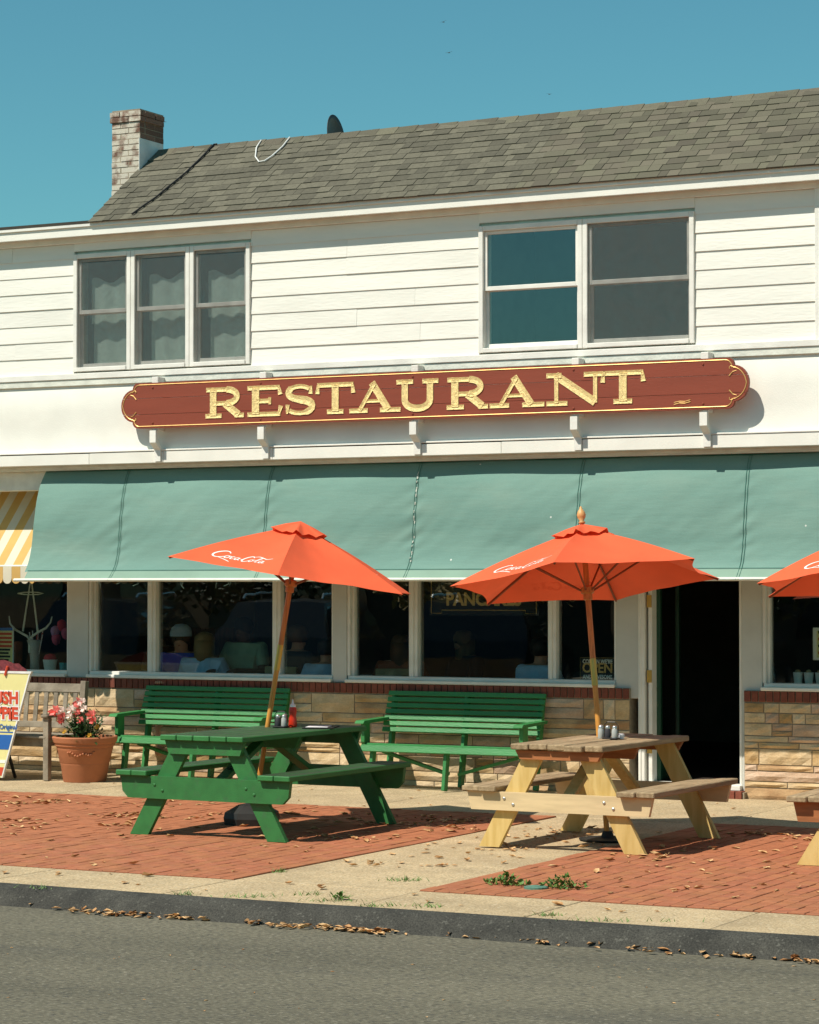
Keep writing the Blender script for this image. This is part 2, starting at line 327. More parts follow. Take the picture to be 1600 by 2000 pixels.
# asphalt kerb: an uneven rolled berm
kb = MB(); prof = [(0.05, -.05), (0.025, .004), (-.03, .010), (-.09, -.006), (-.14, -.045), (-.18, -.085), (-.23, -.125)]; nx = 130
for i in range(nx):
    x = -9 + 22 * i / (nx - 1); wob = .05 * noise.noise((x * .5, 0, 0)) + .012 * noise.noise((x * 4, 3, 0))
    for j, (y, z) in enumerate(prof): kb.v.append((x, -8.27 + y + wob * .6 * (1 + j * .15) + .008 * noise.noise((x * 9, j, 1)), z + (.008 * noise.noise((x * 6, j * 2, 5)) if j > 1 else 0)))
for i in range(nx - 1):
    for j in range(len(prof) - 1): a = i * len(prof) + j; kb.f.append((a, a + len(prof), a + len(prof) + 1, a + 1))
struct(kb.build('kerb', 'kerb', smooth=True))
# pavement slabs
sb = struct(MB().box(-14, 14, -8.25, -.06, -.13, -.012).build('pavement', 'mortar'))
def slab(x0, x1, y0, y1, z=0.0): 
    return MB().cbox(x0 + .004, x1 - .004, y0 + .004, y1 - .004, -.03, z + random.uniform(-.0015, .0015), .004).build('slab', 'concrete', sb)
def splits(lo, hi, step): 
    n = max(1, round((hi - lo) / step)); return [lo + (hi - lo) * k / n for k in range(n + 1)]
BX0, BX1, BYF, BYB = 2.60, 3.92, -7.40, -2.44
xs = [-9.5, -5.0, -3.3, -1.7, -.1, 1.25, 2.60, 3.92, 5.0, 6.1, 7.4, 10.5]
for a, b in zip(xs, xs[1:]): slab(a, b, -8.26, BYF)
for a, b in zip([-7.40, -6.0, -4.5, -3.4], [-6.0, -4.5, -3.4, -2.44]): slab(BX0, BX1, a, b)
xs2 = [-9.5, -5.6, -3.9, -2.35, -.8, .75, 2.3, 3.92, 5.5, 7.1, 10.5]
for a, b in zip(xs2, xs2[1:]): slab(a, b, BYB, -1.2); slab(a, b, -1.2, -.05)
# brick paving: running bond with its long joints square to the kerb
pv = MB().cbox(-.0485, .0485, -.0985, .0985, -.02, .008, .003).mesh('paver'); pv.materials.append(MATS['paver'])
def paving(x0, x1, nm):
    bed = struct(MB().box(x0, x1, BYF, BYB, -.011, .0015).build(nm, 'paver_bed', None))
    cells = []
    nxr = int((x1 - x0) / .1)
    for i in range(nxr):
        x = x0 + (i + .5) * (x1 - x0) / nxr; y = BYF + (0.1 if i % 2 else 0.0)
        if i % 2: cells.append((x, BYF + .05, .5))
        while y + .2 <= BYB + 1e-6: cells.append((x, y + .1, 1)); y += .2
        if BYB - y > .05: cells.append((x, y + (BYB - y) / 2, (BYB - y) / .2))
    vis = []
    for c in cells:
        v = Vector((c[0], c[1], 0)) - CAM; d = v.dot(FW); px = 800 + F * v.dot(RT) / d
        vis.append((-40 < px < 1640, d, c))
    vis.sort(key=lambda q: (not q[0], q[1]))
    rest = MB()
    for k, (ok, d, (x, y, sy)) in enumerate(vis):
        dz = random.uniform(-.0025, .0025); jx = random.uniform(-.001, .001)
        if k < 300 and ok: inst('brick', pv, (x + jx, y, dz), bed, (1, sy, 1))
        elif d < 60: rest.box(x - .0485 + jx, x + .0485 + jx, y - .0985 * sy, y + .0985 * sy, -.01, .008 + dz)
    o = rest.build('brick_paving', 'paver_field', bed); o['kind'] = 'stuff'
# far bricks share one mesh: colour varies brick by brick in the material
def paver_field():
    m = mat('paver_field', (.375, .132, .058), .85, .12, 12, fine=.08, fscale=150, bump=.25, bscale=80); t = m.node_tree; n = t.nodes; L = t.links
    ge = n.new('ShaderNodeNewGeometry'); b = n['Principled BSDF']; src = b.inputs['Base Color'].links[0].from_socket
    hs = n.new('ShaderNodeHueSaturation'); mr = n.new('ShaderNodeMapRange'); mr.inputs[3].default_value = .92; mr.inputs[4].default_value = 1.08
    L.new(ge.outputs['Random Per Island'], mr.inputs[0]); L.new(mr.outputs[0], hs.inputs['Value']); L.new(src, hs.inputs['Color']); L.new(hs.outputs[0], b.inputs['Base Color'])
def specks(name, col, lo, hi, scale):
    m = MATS[name]; t = m.node_tree; n = t.nodes; L = t.links; b = n['Principled BSDF']; src = b.inputs['Base Color'].links[0].from_socket
    ge = n.new('ShaderNodeTexCoord'); vz = n.new('ShaderNodeTexVoronoi'); vz.inputs['Scale'].default_value = scale; L.new(ge.outputs['Object'], vz.inputs['Vector'])
    sx = n.new('ShaderNodeSeparateColor'); L.new(vz.outputs['Color'], sx.inputs[0])
    mr = n.new('ShaderNodeMapRange'); mr.inputs[1].default_value = lo; mr.inputs[2].default_value = hi; L.new(sx.outputs[0], mr.inputs[0])
    mx = n.new('ShaderNodeMixRGB'); L.new(mr.outputs[0], mx.inputs[0]); L.new(src, mx.inputs[1]); mx.inputs[2].default_value = (*col, 1); L.new(mx.outputs[0], b.inputs['Base Color'])
specks('asphalt', (.34, .31, .24), .90, 1.15, 70); specks('asphalt', (.045, .045, .04), .86, 1.1, 43); specks('kerb', (.15, .145, .12), .93, 1.08, 85); specks('concrete', (.20, .14, .075), .80, 1.15, 85); specks('concrete', (.62, .52, .36), .85, 1.1, 61)
paver_field()
paving(-4.4, BX0, 'brick_pavement_west'); paving(BX1, 8.2, 'brick_pavement_east')

# ================================================================== BUILDING
B = thing('restaurant_building', 'white two-storey restaurant with clapboard upper floor, shingled roof and stone shop front', 'building')
def part(mb, name, m, parent=B, **k): return mb.build(name, m, parent, **k)
# ---- ground floor walls
XL, XR = -7.0, 6.5
DX0, DX1 = 2.432, 3.268                      # door opening
def stone_wall(x0, x1, seed):
    rnd = random.Random(seed)
    wl = part(MB().box(x0, x1, -.022, .16, -.06, .842), 'stone_wall', 'mortar')
    z = -.04
    while z < .825:
        h = rnd.choice([.055, .085, .11, .14, .17, .09]); h = min(h, .838 - z)
        if .838 - (z + h) < .05: h = .838 - z
        x = x0
        while x < x1 - .01:
            L = rnd.choice([.13, .2, .3, .42, .6, .75]) * rnd.uniform(.85, 1.15); 
            if x1 - (x + L) < .12: L = x1 - x
            pieces = [(z, h)]
            if h > .105 and rnd.random() < .4: q = h * rnd.uniform(.4, .6); pieces = [(z, q), (z + q, h - q)]
            for (zz, hh) in pieces:
                gp = .005; nxs = max(2, min(6, int(L / .09))); m = MB(); nzs = 3
                for j in range(nzs):
                    for i in range(nxs + 1):
                        u = i / nxs; v = j / (nzs - 1); edge = (i in (0, nxs)) or (j in (0, nzs - 1))
                        px = x + gp + u * (L - 2 * gp); pz = zz + gp + v * (hh - 2 * gp)
                        yy = -.030 - (0 if edge else .012 + .020 * noise.noise((px * 9, pz * 14, seed))) + .003 * noise.noise((px * 20, pz * 20, 9))
                        m.v.append((px + (.004 * noise.noise((px * 30, pz * 30, 2)) if edge else 0), yy, pz + (.004 * noise.noise((px * 25, pz * 30, 7)) if edge else 0)))
                W = nxs + 1
                for j in range(nzs - 1):
                    for i in range(nxs): m.f.append((j * W + i, j * W + i + 1, (j + 1) * W + i + 1, (j + 1) * W + i))
                # short returns into the joint
                ring = [i for i in range(W)] + [j * W + nxs for j in range(1, nzs)] + [(nzs - 1) * W + i for i in range(nxs - 1, -1, -1)] + [j * W for j in range(nzs - 2, 0, -1)]
                o = len(m.v); m.v += [(m.v[i][0], -.012, m.v[i][2]) for i in ring]; nr = len(ring)
                m.f += [(ring[(k + 1) % nr], ring[k], o + k, o + (k + 1) % nr) for k in range(nr)]
                m.build('stone', 'stone%d' % rnd.choice([0, 0, 1, 1, 2, 3, 3, 4]), wl)
            x += L
        z += h
    # rowlock brick course under the sills
    rc = part(MB().box(x0, x1, -.026, .16, .843, .943), 'brick_course', 'mortar')
    n = int((x1 - x0) / .067); st = (x1 - x0) / n
    for i in range(n): inst('brick', ROW, (x0 + (i + .5) * st, -.02 + random.uniform(-.002, .002), .8935), rc, (st / .067, 1, 1))
ROW = MB().cbox(-.0285, .0285, -.022, .05, -.046, .046, .003).mesh('brick'); ROW.materials.append(MATS['brick'])
stone_wall(-4.75, 2.235, 3); stone_wall(3.315, 4.6, 11)
part(MB().box(-7, -4.75, 0, .16, -.06, .945), 'wall', 'stone0'); part(MB().box(4.6, 6.5, 0, .16, -.06, .945), 'wall', 'stone0')
# doorstep
st_ = part(MB().box(2.26, 3.34, -.10, .10, -.05, .055), 'doorstep', 'mortar')
ST = MB().cbox(-.028, .028, -.06, .05, -.045, .045, .003).mesh('brick'); ST.materials.append(MATS['brick'])
for i in range(16): inst('brick', ST, (2.27 + (i + .5) * .066, -.06, .02), st_)
part(MB().cbox(DX0 - .02, DX1 + .02, -.06, .14, .066, .112, .004), 'threshold', 'white_trim')
# pillars, frames and panes of the shop front
ZS, ZT = .945, 2.30
GY = .10
def pillar(a, b, z0=ZS, z1=2.62): return part(MB().cbox(a, b, 0, .16, z0, z1, .004), 'pillar', 'pillar')
pillar(-3.881, -3.632); pillar(-.824, -.674); pillar(2.091, 2.309, .85); pillar(3.285, 3.471, .06); pillar(5.6, 6.4)
part(MB().cbox(2.309, 2.373, -.012, .12, .06, 2.6, .006).cbox(2.326, 2.340, -.02, 0, .06, 2.6, .004), 'door_casing', 'white_trim')
part(MB().cbox(2.395, 2.432, .02, .14, .112, 2.4, .004), 'door_jamb', 'white_trim'); part(MB().cbox(3.262, 3.284, .0, .14, .06, 2.4, .004), 'door_jamb', 'white_trim')
part(MB().box(-7, 6.5, .03, .20, 2.30, 3.05), 'header', 'pillar')
part(MB().box(-7, 6.5, -.70, .03, 2.985, 3.03), 'soffit', 'white_old')
part(MB().cbox(-4.9, 6.4, -.60, -.45, 2.80, 2.984, .004), 'soffit_beam', 'white_old')
WINS = [(-4.9, -3.881, []), (-3.632, -.824, [(-2.948, -2.851), (-1.513, -1.422)]), (-.674, 2.091, [(-.027, .065), (1.404, 1.486)]), (3.471, 5.6, [])]
for a, b, mull in WINS:
    wn = part(MB().cbox(a, b, -.045, .10, ZS - .002, ZS + .03, .006).cbox(a + .01, b - .01, .01, .12, ZS + .0295, ZS + .062, .004), 'window', 'white_trim')   # sill
    ed = [a] + [v for q in mull for v in q] + [b]
    for (p, q, y_) in ((a, a + .030, .012), (a + .0302, a + .056, .05), (b - .03, b, .03)): MB().cbox(p, q, y_, .13, ZS + .0615, ZT, .004).build('frame', 'white_trim', wn)
    for p, q in mull: MB().cbox(p, q, .035, .13, ZS + .0615, ZT, .005).cbox(p + .015, q - .035, .022, .036, ZS + .0615, ZT, .003).build('mullion', 'white_trim', wn)
    for p, q in zip(ed[::2], ed[1::2]): MB().box(p + .001, q - .001, GY, GY + .006, ZS + .05, ZT).build('pane', 'glass', wn)
# ---- door leaf, swung inwards
dl = part(MB(), 'door', 'door_green')
dm = MB(); W_ = .84
dm.box(0, .07, -.02, .02, .12, 2.12).box(W_ - .07, W_, -.02, .02, .12, 2.12).box(.07, W_ - .07, -.02, .02, .12, .32).box(.07, W_ - .07, -.02, .02, 2.0, 2.12)
DM = Matrix.Translation((2.447, .13, 0)) @ Matrix.Rotation(R(99), 4, 'Z'); dm.xf(DM)
me = dm.mesh('door'); me.materials.append(MATS['door_green']); dl.data = me
MB().box(.07, W_ - .07, -.004, .004, .32, 2.0).xf(DM).build('pane', 'glass', dl)
MB().tube([(W_ - .10, .03, 1.0), (W_ - .10, .06, 1.0), (W_ - .10, .06, 1.12), (W_ - .10, .03, 1.12)], .009).xf(DM).build('handle', 'brass', dl)
for z in (.42, 1.05, 1.72): part(MB().box(2.385, 2.431, .012, .0195, z - .055, z + .055), 'hinge', 'brass')
# ---- interior of the ground floor
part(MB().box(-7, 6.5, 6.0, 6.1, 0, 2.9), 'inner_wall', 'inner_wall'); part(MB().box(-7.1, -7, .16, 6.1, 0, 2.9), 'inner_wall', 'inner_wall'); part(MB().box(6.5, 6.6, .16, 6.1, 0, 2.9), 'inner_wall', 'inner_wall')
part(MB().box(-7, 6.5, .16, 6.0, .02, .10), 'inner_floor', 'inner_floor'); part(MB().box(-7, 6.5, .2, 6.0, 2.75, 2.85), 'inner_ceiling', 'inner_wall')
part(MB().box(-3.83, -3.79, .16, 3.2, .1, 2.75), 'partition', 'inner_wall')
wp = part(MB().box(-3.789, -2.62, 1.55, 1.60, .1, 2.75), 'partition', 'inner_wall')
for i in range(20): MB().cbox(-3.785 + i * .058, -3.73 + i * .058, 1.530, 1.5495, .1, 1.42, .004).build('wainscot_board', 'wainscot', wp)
# ---- upper storey
ZB, ZTOP = 3.90, 5.235
TW = (FX(146, 600, YU), FX(491, 600, YU), 3.935, 5.08); DW = (FX(937, 560, YU), FX(1358, 560, YU), 3.935, 5.07)
for (a, b, c, d) in ((-7, TW[0] + .02, 3.0, 5.4), (TW[1] - .02, DW[0] + .02, 3.0, 5.4), (DW[1] - .02, 4.9, 3.0, 5.4), (TW[0] + .0205, TW[1] - .0205, 3.0, TW[2] + .02), (TW[0] + .0205, TW[1] - .0205, TW[3] - .02, 5.4), (DW[0] + .0205, DW[1] - .0205, 3.0, DW[2] + .02), (DW[0] + .0205, DW[1] - .0205, DW[3] - .02, 5.4)):
    part(MB().box(a, b, YU + .031, YU + .2, c, d), 'upper_wall', 'white_old')
def siding(x0, x1, z0, z1):
    z = ZB + .02; k = 0
    while z < z1:
        zt = min(z + .16, z1)
        if z >= z0 - .001 and zt - z > .02:
            cuts = [x0] + ([random.uniform(x0 + .5, x1 - .3)] if x1 - x0 > 1.6 and random.random() < .6 else []) + [x1]
            for ca, cb in zip(cuts, cuts[1:]):
                dy = random.uniform(-.002, .002); MB().prism([(YU - .011 + dy, z + .002), (YU + .028, z + .002), (YU + .028, zt + .006), (YU - .001 + dy, zt + .006)], 'x', ca + .0008, cb - .0008).build('clapboard', 'siding', B)
        z += .16
siding(-7, TW[0], 0, 5.18); siding(TW[1], DW[0], 0, 5.18); siding(DW[1], 4.229, 0, 5.18); 
part(MB().cbox(TW[0], TW[1], YU - .012, YU + .03, TW[3] + .03, 5.19, .003), 'clapboard', 'siding'); part(MB().cbox(DW[0], DW[1], YU - .012, YU + .03, DW[3] + .03, 5.19, .003), 'clapboard', 'siding')
part(MB().cbox(4.2295, 4.33, YU - .03, YU + .03, 3.9185, 5.187, .004), 'corner_board', 'white_trim')
part(MB().cbox(-7, 4.9, YU - .035, YU + .03, 5.188, 5.25, .004), 'frieze', 'white_trim')
part(MB().cbox(-7, 4.9, YU - .045, YU + .03, 3.862, 3.918, .004), 'water_table', 'white_trim')
part(MB().cbox(-7, 4.9, YU - .033, YU + .03, 3.80, 3.8615, .004), 'trim_board', 'white_old')
# smooth band between the storeys: bulges a little and flares towards the ledge
bm_ = MB(); pf = [(.0, 3.80), (-.022, 3.70), (-.03, 3.55), (-.026, 3.40), (-.03, 3.28), (-.045, 3.155)]
m_ = MB()
for j, (y, z) in enumerate(pf):
    for i in range(2): m_.v.append((-7 if i == 0 else 4.9, YU - .005 + y, z))
for j in range(len(pf) - 1): m_.f.append((2 * j + 1, 2 * j, 2 * j + 2, 2 * j + 3))
part(m_, 'fascia_band', 'white', smooth=True)
x = -7
for x1 in [-4.2, -3.05, -2.2, -1.0, .55, 1.35, 2.13, 3.33, 4.9]:
    part(MB().cbox(x + .001, x1 - .001, YU - .085, YU + .02, 3.028, 3.135 + random.uniform(-.004, .004), .004), 'ledge_board', 'white'); x = x1
part(MB().cbox(-7, 4.9, YU - .092, YU - .04, 3.1415, 3.157, .003), 'ledge_moulding', 'white_trim')
# windows of the upper storey
def sash(x0, x1, z0, z1, y, wn, rail=.03, m='white_trim'):
    MB().cbox(x0, x0 + rail, y, y + .03, z0, z1, .003).cbox(x1 - rail, x1, y, y + .03, z0, z1, .003).cbox(x0 + rail, x1 - rail, y, y + .03, z0, z0 + rail * 1.3, .003).cbox(x0 + rail, x1 - rail, y, y + .03, z1 - rail, z1, .003).build('sash', m, wn)
def upper_window(x0, x1, z0, z1, screen, curtain):
    wn = part(MB().cbox(x0, x0 + .045, YU - .03, YU + .10, z0, z1, .004).cbox(x1 - .045, x1, YU - .03, YU + .10, z0, z1, .004).cbox(x0 + .0455, x1 - .0455, YU - .03, YU + .10, z1 - .045, z1, .004).cbox(x0 + .0455, x1 - .0455, YU - .04, YU + .10, z0, z0 + .04, .004), 'window', 'white_trim')
    a, b, c, d = x0 + .046, x1 - .046, z0 + .041, z1 - .046; zm = (c + d) / 2 + .01
    sash(a, b, zm - .02, d, YU + .0, wn); sash(a, b, c, zm + .005, YU + .034, wn)
    MB().box(a + .03, b - .03, YU + .012, YU + .017, zm + .01, d - .03).build('pane', 'glass_upper', wn)
    MB().box(a + .03, b - .03, YU + .046, YU + .051, c + .03, zm - .02).build('pane', 'glass_upper', wn)
    if screen: MB().box(a, b, YU - .012, YU - .010, c, d).build('insect_screen', 'screen', wn)
    if curtain:
        for (zt, zb, yy, amp) in ((d - .20, zm - .13, YU + .125, .030), (zm - .02, c - .02, YU + .165, .02)):
            m = MB(); nn = 36; xa = a + (b - a) * .12
            for i in range(nn + 1):
                u = i / nn; X = xa + (b - xa) * u; ph = math.sin(u * 2 * math.pi * 1.5 + .6)
                m.v += [(X, yy + .010 * math.sin(u * 15), zt + amp * ph), (X, yy + .010 * math.sin(u * 15 + .3), zb + amp * math.sin(u * 2 * math.pi * 1.5 + 1.4))]
            for i in range(nn): m.f.append((2 * i, 2 * i + 1, 2 * i + 3, 2 * i + 2))
            m.build('curtain', 'curtain', wn, smooth=True)
w3 = (TW[1] - TW[0]) / 3
for i in range(3): upper_window(TW[0] + i * w3 + (.0 if i == 0 else .0015), TW[0] + (i + 1) * w3 - .0015, TW[2], TW[3], True, True)
xm = FX(1140, 560, YU)
upper_window(DW[0], xm - .0015, DW[2], DW[3], False, False); upper_window(xm + .0015, DW[1], DW[2], DW[3], True, False)
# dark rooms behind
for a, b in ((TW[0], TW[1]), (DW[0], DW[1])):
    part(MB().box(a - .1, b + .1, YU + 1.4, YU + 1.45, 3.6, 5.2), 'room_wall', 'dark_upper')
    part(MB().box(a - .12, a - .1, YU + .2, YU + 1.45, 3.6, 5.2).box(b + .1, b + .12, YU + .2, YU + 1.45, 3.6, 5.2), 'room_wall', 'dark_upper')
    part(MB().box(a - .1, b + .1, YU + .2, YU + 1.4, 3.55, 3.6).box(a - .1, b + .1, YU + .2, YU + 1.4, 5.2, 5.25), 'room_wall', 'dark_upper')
# eaves
EY = YU - .17
part(MB().cbox(-7, 4.9, EY, EY + .03, 5.232, 5.345, .004), 'eaves_board', 'white')
part(MB().cbox(-7, 4.9, EY - .018, EY - .001, 5.318, 5.356, .003), 'drip_edge', 'white_trim'); part(MB().box(-7, 4.9, EY + .031, YU + .03, 5.250, 5.275), 'eaves_soffit', 'white_old')
# roof
RX0, RX1 = FX(175, 425, -.95), 4.7; E0 = Vector((0, EY - .03, 5.352)); RI = Vector((0, .23, 6.215)); SL = (RI - E0); SLN = SL.length; SD = SL.normalized(); NRM = Vector((0, -SD.z, SD.y))
rf = part(MB().add([(RX0, E0.y, E0.z), (RX1, E0.y, E0.z), (RX1, RI.y, RI.z), (RX0, RI.y, RI.z), (RX0, 1.45, 5.352), (RX1, 1.45, 5.352)], [(0, 1, 2, 3), (3, 2, 5, 4), (0, 3, 4), (1, 5, 2)]), 'roof', 'roof_deck')
part(MB().box(-7, RX0 - .01, EY - .02, 1.4, 5.347, 5.375), 'flat_roof', 'roof_deck')
shl = []
rows = 13; ex = SLN / rows
for r in range(rows):
    x = RX0 - .01 + (-.1 if r % 2 else 0) ; x = RX0 - .012
    while x < RX1:
        Ls = random.choice([.08, .11, .14, .17, .20]); x2 = min(x + Ls, RX1)
        shl.append((x, x2, r, random.choice([0, 0, .004]))); x = x2
shm = MB()
SH = MB().box(0, 1, 0, 1, 0, 1).mesh('shingle'); SH.materials.append(MATS['shingle'])
rx = Matrix((Vector((1, 0, 0)), SD, NRM)).transposed().to_euler()
shl.sort(key=lambda q: -q[0]); cnt = 0
for (xa, xb, r, lift) in shl:
    p = E0 + SD * (r * ex - .012) + NRM * (.004 + lift); 
    if cnt < 300:
        o = link('shingle', SH, rf); o.rotation_euler = (rx.x - .045, 0, 0); o.location = (xa + .0015, p.y, p.z); o.scale = (xb - xa - .004, ex + .02, .012); cnt += 1
    else:
        q0 = p; q1 = p + SD * (ex + .02) - NRM * .007
        vs = []
        for X in (xa + .0015, xb - .0015):
            for q in (q0, q1):
                for hh in (0, .012): vs.append((X, q.y + NRM.y * hh, q.z + NRM.z * hh))
        shm.add(vs, [(0, 4, 5, 1), (1, 5, 7, 3), (0, 1, 3, 2), (4, 6, 7, 5), (2, 3, 7, 6)])
def island(base, src_name):
    m = mat(base, (.115, .105, .075), .95, .1, 30, fine=.25, fscale=220, bump=.3, bscale=150); t = m.node_tree; n = t.nodes; L = t.links
    ge = n.new('ShaderNodeNewGeometry'); b = n['Principled BSDF']; src = b.inputs['Base Color'].links[0].from_socket
    hs = n.new('ShaderNodeHueSaturation'); mr = n.new('ShaderNodeMapRange'); mr.inputs[3].default_value = .75; mr.inputs[4].default_value = 1.25
    L.new(ge.outputs['Random Per Island'], mr.inputs[0]); L.new(mr.outputs[0], hs.inputs['Value']); L.new(src, hs.inputs['Color']); L.new(hs.outputs[0], b.inputs['Base Color'])
island('shingle_field', 'shingle')
o = shm.build('shingle_field', 'shingle_field', rf); o['kind'] = 'stuff'
RC = MB().add([(0, -.11, -.075), (1, -.11, -.070), (0, 0, .008), (1, 0, .014), (0, .11, -.075), (1, .11, -.07)], [(0, 1, 3, 2), (2, 3, 5, 4), (1, 5, 3), (0, 2, 4)]).mesh('ridge_cap'); RC.materials.append(MATS['shingle'])
x = RX0 - .01
while x < RX1: 
    o = link('ridge_cap', RC, rf); o.location = (x, RI.y, RI.z + .008 + random.uniform(0, .004)); o.scale = (.235, 1, 1); x += .21
# chimney against the gable end
CX1 = RX0 + .012; CX0 = CX1 - .34; CY0 = -.10; CY1 = CY0 + .44; CZ0, CZ1 = 5.35, 6.60
ch = part(MB().box(CX0 + .006, CX1 - .006, CY0 + .006, CY1 - .006, CZ0, CZ1 - .004), 'chimney', 'mortar')
CB = MB().cbox(-.5, .5, -.5, .5, -.5, .5, .03).mesh('brick'); CB.materials.append(MATS['chimney_brick'])
z = CZ0; r = 0
while z < CZ1 - .03:
    top = z > CZ1 - .15; e = .016 if top else 0; hgt = .056
    def cbk(xc, yc, sx, sy):
        o = link('brick', CB, ch); o.location = (xc + random.uniform(-.002, .002), yc + random.uniform(-.003, .002), z + hgt / 2); o.scale = (sx - .008, sy - .008, hgt - .006)
    if r % 2 == 0:
        cbk(CX0 - e + (.34 + 2 * e) * .3, CY0 - e + .05, (.34 + 2 * e) * .6, .1); cbk(CX1 + e - (.34 + 2 * e) * .2, CY0 - e + .05, (.34 + 2 * e) * .4, .1)
        cbk(CX1 + e - .05, CY0 - e + .1 + .17, .1, .34); 
    else:
        cbk(CX0 - e + (.34 + 2 * e) * .16, CY0 - e + .05, (.34 + 2 * e) * .32, .1); cbk(CX0 - e + (.34 + 2 * e) * .66, CY0 - e + .05, (.34 + 2 * e) * .68, .1)
        cbk(CX1 + e - .05, CY0 - e + .1 + .09, .1, .18); cbk(CX1 + e - .05, CY0 + .1 + .18 + .08, .1, .16)
    z += hgt; r += 1
MB().box(CX1 + .001, CX1 + .006, CY0 - .02, CY1 - .03, 5.95, 6.30).build('flashing', 'cable_white', ch)

# ================================================================== SIGN
S = thing('restaurant_sign', 'long dark red wooden sign with carved gold letters above the green awning', 'sign', loc=(0, 0, 0))
SY = -.94
SX0, SX1, SZ0, SZ1 = -2.47, 3.56, 3.352, 3.782
def sign_outline(gx=0.0):
    # rectangle with rounded shoulders and a bulging middle at each end
    pts = []; x1 = SX1; cz = (SZ0 + SZ1) / 2; hh = (SZ1 - SZ0) / 2
    for k in range(7): a = R(90 - 15 * k); pts.append((x1 - .05 + .06 * math.cos(a), cz + hh - .06 + .06 * math.sin(a)))
    for k in range(13): a = R(72 - 12 * k); pts.append((x1 + .0 + .14 * math.cos(a), cz + .155 * math.sin(a)))
    for k in range(7): a = R(0 - 15 * k); pts.append((x1 - .05 + .06 * math.cos(a), cz - hh + .06 + .06 * math.sin(a)))
    right = pts; xm_ = (SX0 + SX1) / 2
    left = [(2 * xm_ - p[0], p[1]) for p in right][::-1]
    return [(p[0], p[1]) for p in right + left]
ol = sign_outline()
def clip(poly, lo, hi):
    out = poly
    for (sgn, v) in ((1, lo), (-1, hi)):
        new = []
        for i in range(len(out)):
            a, b = out[i], out[(i + 1) % len(out)]; da, db = sgn * (a[1] - v), sgn * (b[1] - v)
            if da >= 0: new.append(a)
            if da * db < 0: t = da / (da - db); new.append((a[0] + t * (b[0] - a[0]), v))
        out = new
    return out
for lo, hi in ((SZ0 - .01, 3.482), (3.4855, 3.635), (3.6385, SZ1 + .01)):
    MB().prism(clip(ol, lo, hi)[::-1], 'y', SY, SY + .038).build('plank', 'sign_red', S)
def ins(poly, d):
    xm_ = (SX0 + SX1) / 2; zm_ = (SZ0 + SZ1) / 2
    return [(p[0] - math.copysign(d, p[0] - xm_), p[1] - math.copysign(min(d, abs(p[1] - zm_) * .6), p[1] - zm_)) for p in poly]
il = ins(ol, .018); MB().tube([(p[0], SY - .001, p[1]) for p in il + il[:1]], .0045, 6, False).build('border_line', 'gold_line', S)
xm_ = (SX0 + SX1) / 2; zm_ = (SZ0 + SZ1) / 2
for sx in (-1, 1):
    for sz in (-1, 1):
        sp = [(.0 + (.028 - .0045 * k) * math.cos(k * .75), .0 + (.028 - .0045 * k) * math.sin(k * .75)) for k in range(6)]
        cxs = xm_ + sx * ((SX1 - SX0) / 2 - .02); czs = zm_ + sz * .125
        m = MB().tube([(cxs + sx * a, SY - .002, czs + sz * b) for a, b in sp], .004, 6)
        m.tube([(cxs + sx * .055, SY - .002, czs - sz * .02), (cxs + sx * .02, SY - .002, czs - sz * .03), (cxs - sx * .012, SY - .002, czs - sz * .065)], [.002, .004, .006], 6)
        m.build('scroll', 'gold_line', S)
# letters: chiselled strokes (raised rim, V-cut face)
def stroke(m, pts, wd, hip=True, d=.0065):
    pts = [Vector((p[0], p[1])) for p in pts]; n = len(pts); wl = wd if isinstance(wd, list) else [wd] * n
    L, C_, Rr = [], [], []
    for i in range(n):
        t = (pts[min(i + 1, n - 1)] - pts[max(i - 1, 0)]).normalized(); nn = Vector((-t.y, t.x)) * wl[i] / 2
        L.append(pts[i] + nn); Rr.append(pts[i] - nn); C_.append(pts[i].copy())
    if hip and n > 1:
        t0 = (pts[1] - pts[0]).normalized(); t1 = (pts[-1] - pts[-2]).normalized()
        h0 = min(wl[0] * .5, (pts[1] - pts[0]).length * .45); h1 = min(wl[-1] * .5, (pts[-1] - pts[-2]).length * .45)
        C_[0] = pts[0] + t0 * h0; C_[-1] = pts[-1] - t1 * h1
    yf, yb, y0 = SY - .007, SY - .007 + d, SY + .004
    o = len(m.v)
    for arr, y in ((L, yf), (C_, yb), (Rr, yf), (L, y0), (Rr, y0)):
        for p in arr: m.v.append((p.x, y, p.y))
    a = lambda k, i: o + k * n + i
    for i in range(n - 1):
        m.f += [(a(0, i), a(1, i), a(1, i + 1), a(0, i + 1)), (a(1, i), a(2, i), a(2, i + 1), a(1, i + 1)), (a(3, i), a(0, i), a(0, i + 1), a(3, i + 1)), (a(2, i), a(4, i), a(4, i + 1), a(2, i + 1))]
    m.f += [(a(0, 0), a(2, 0), a(1, 0)), (a(0, n - 1), a(1, n - 1), a(2, n - 1)), (a(3, 0), a(4, 0), a(2, 0), a(0, 0)), (a(3, n - 1), a(0, n - 1), a(2, n - 1), a(4, n - 1))]
def arc(cx, cz, rx, rz, a0, a1, n=14): return [(cx + rx * math.cos(R(a0 + (a1 - a0) * k / n)), cz + rz * math.sin(R(a0 + (a1 - a0) * k / n))) for k in range(n + 1)]
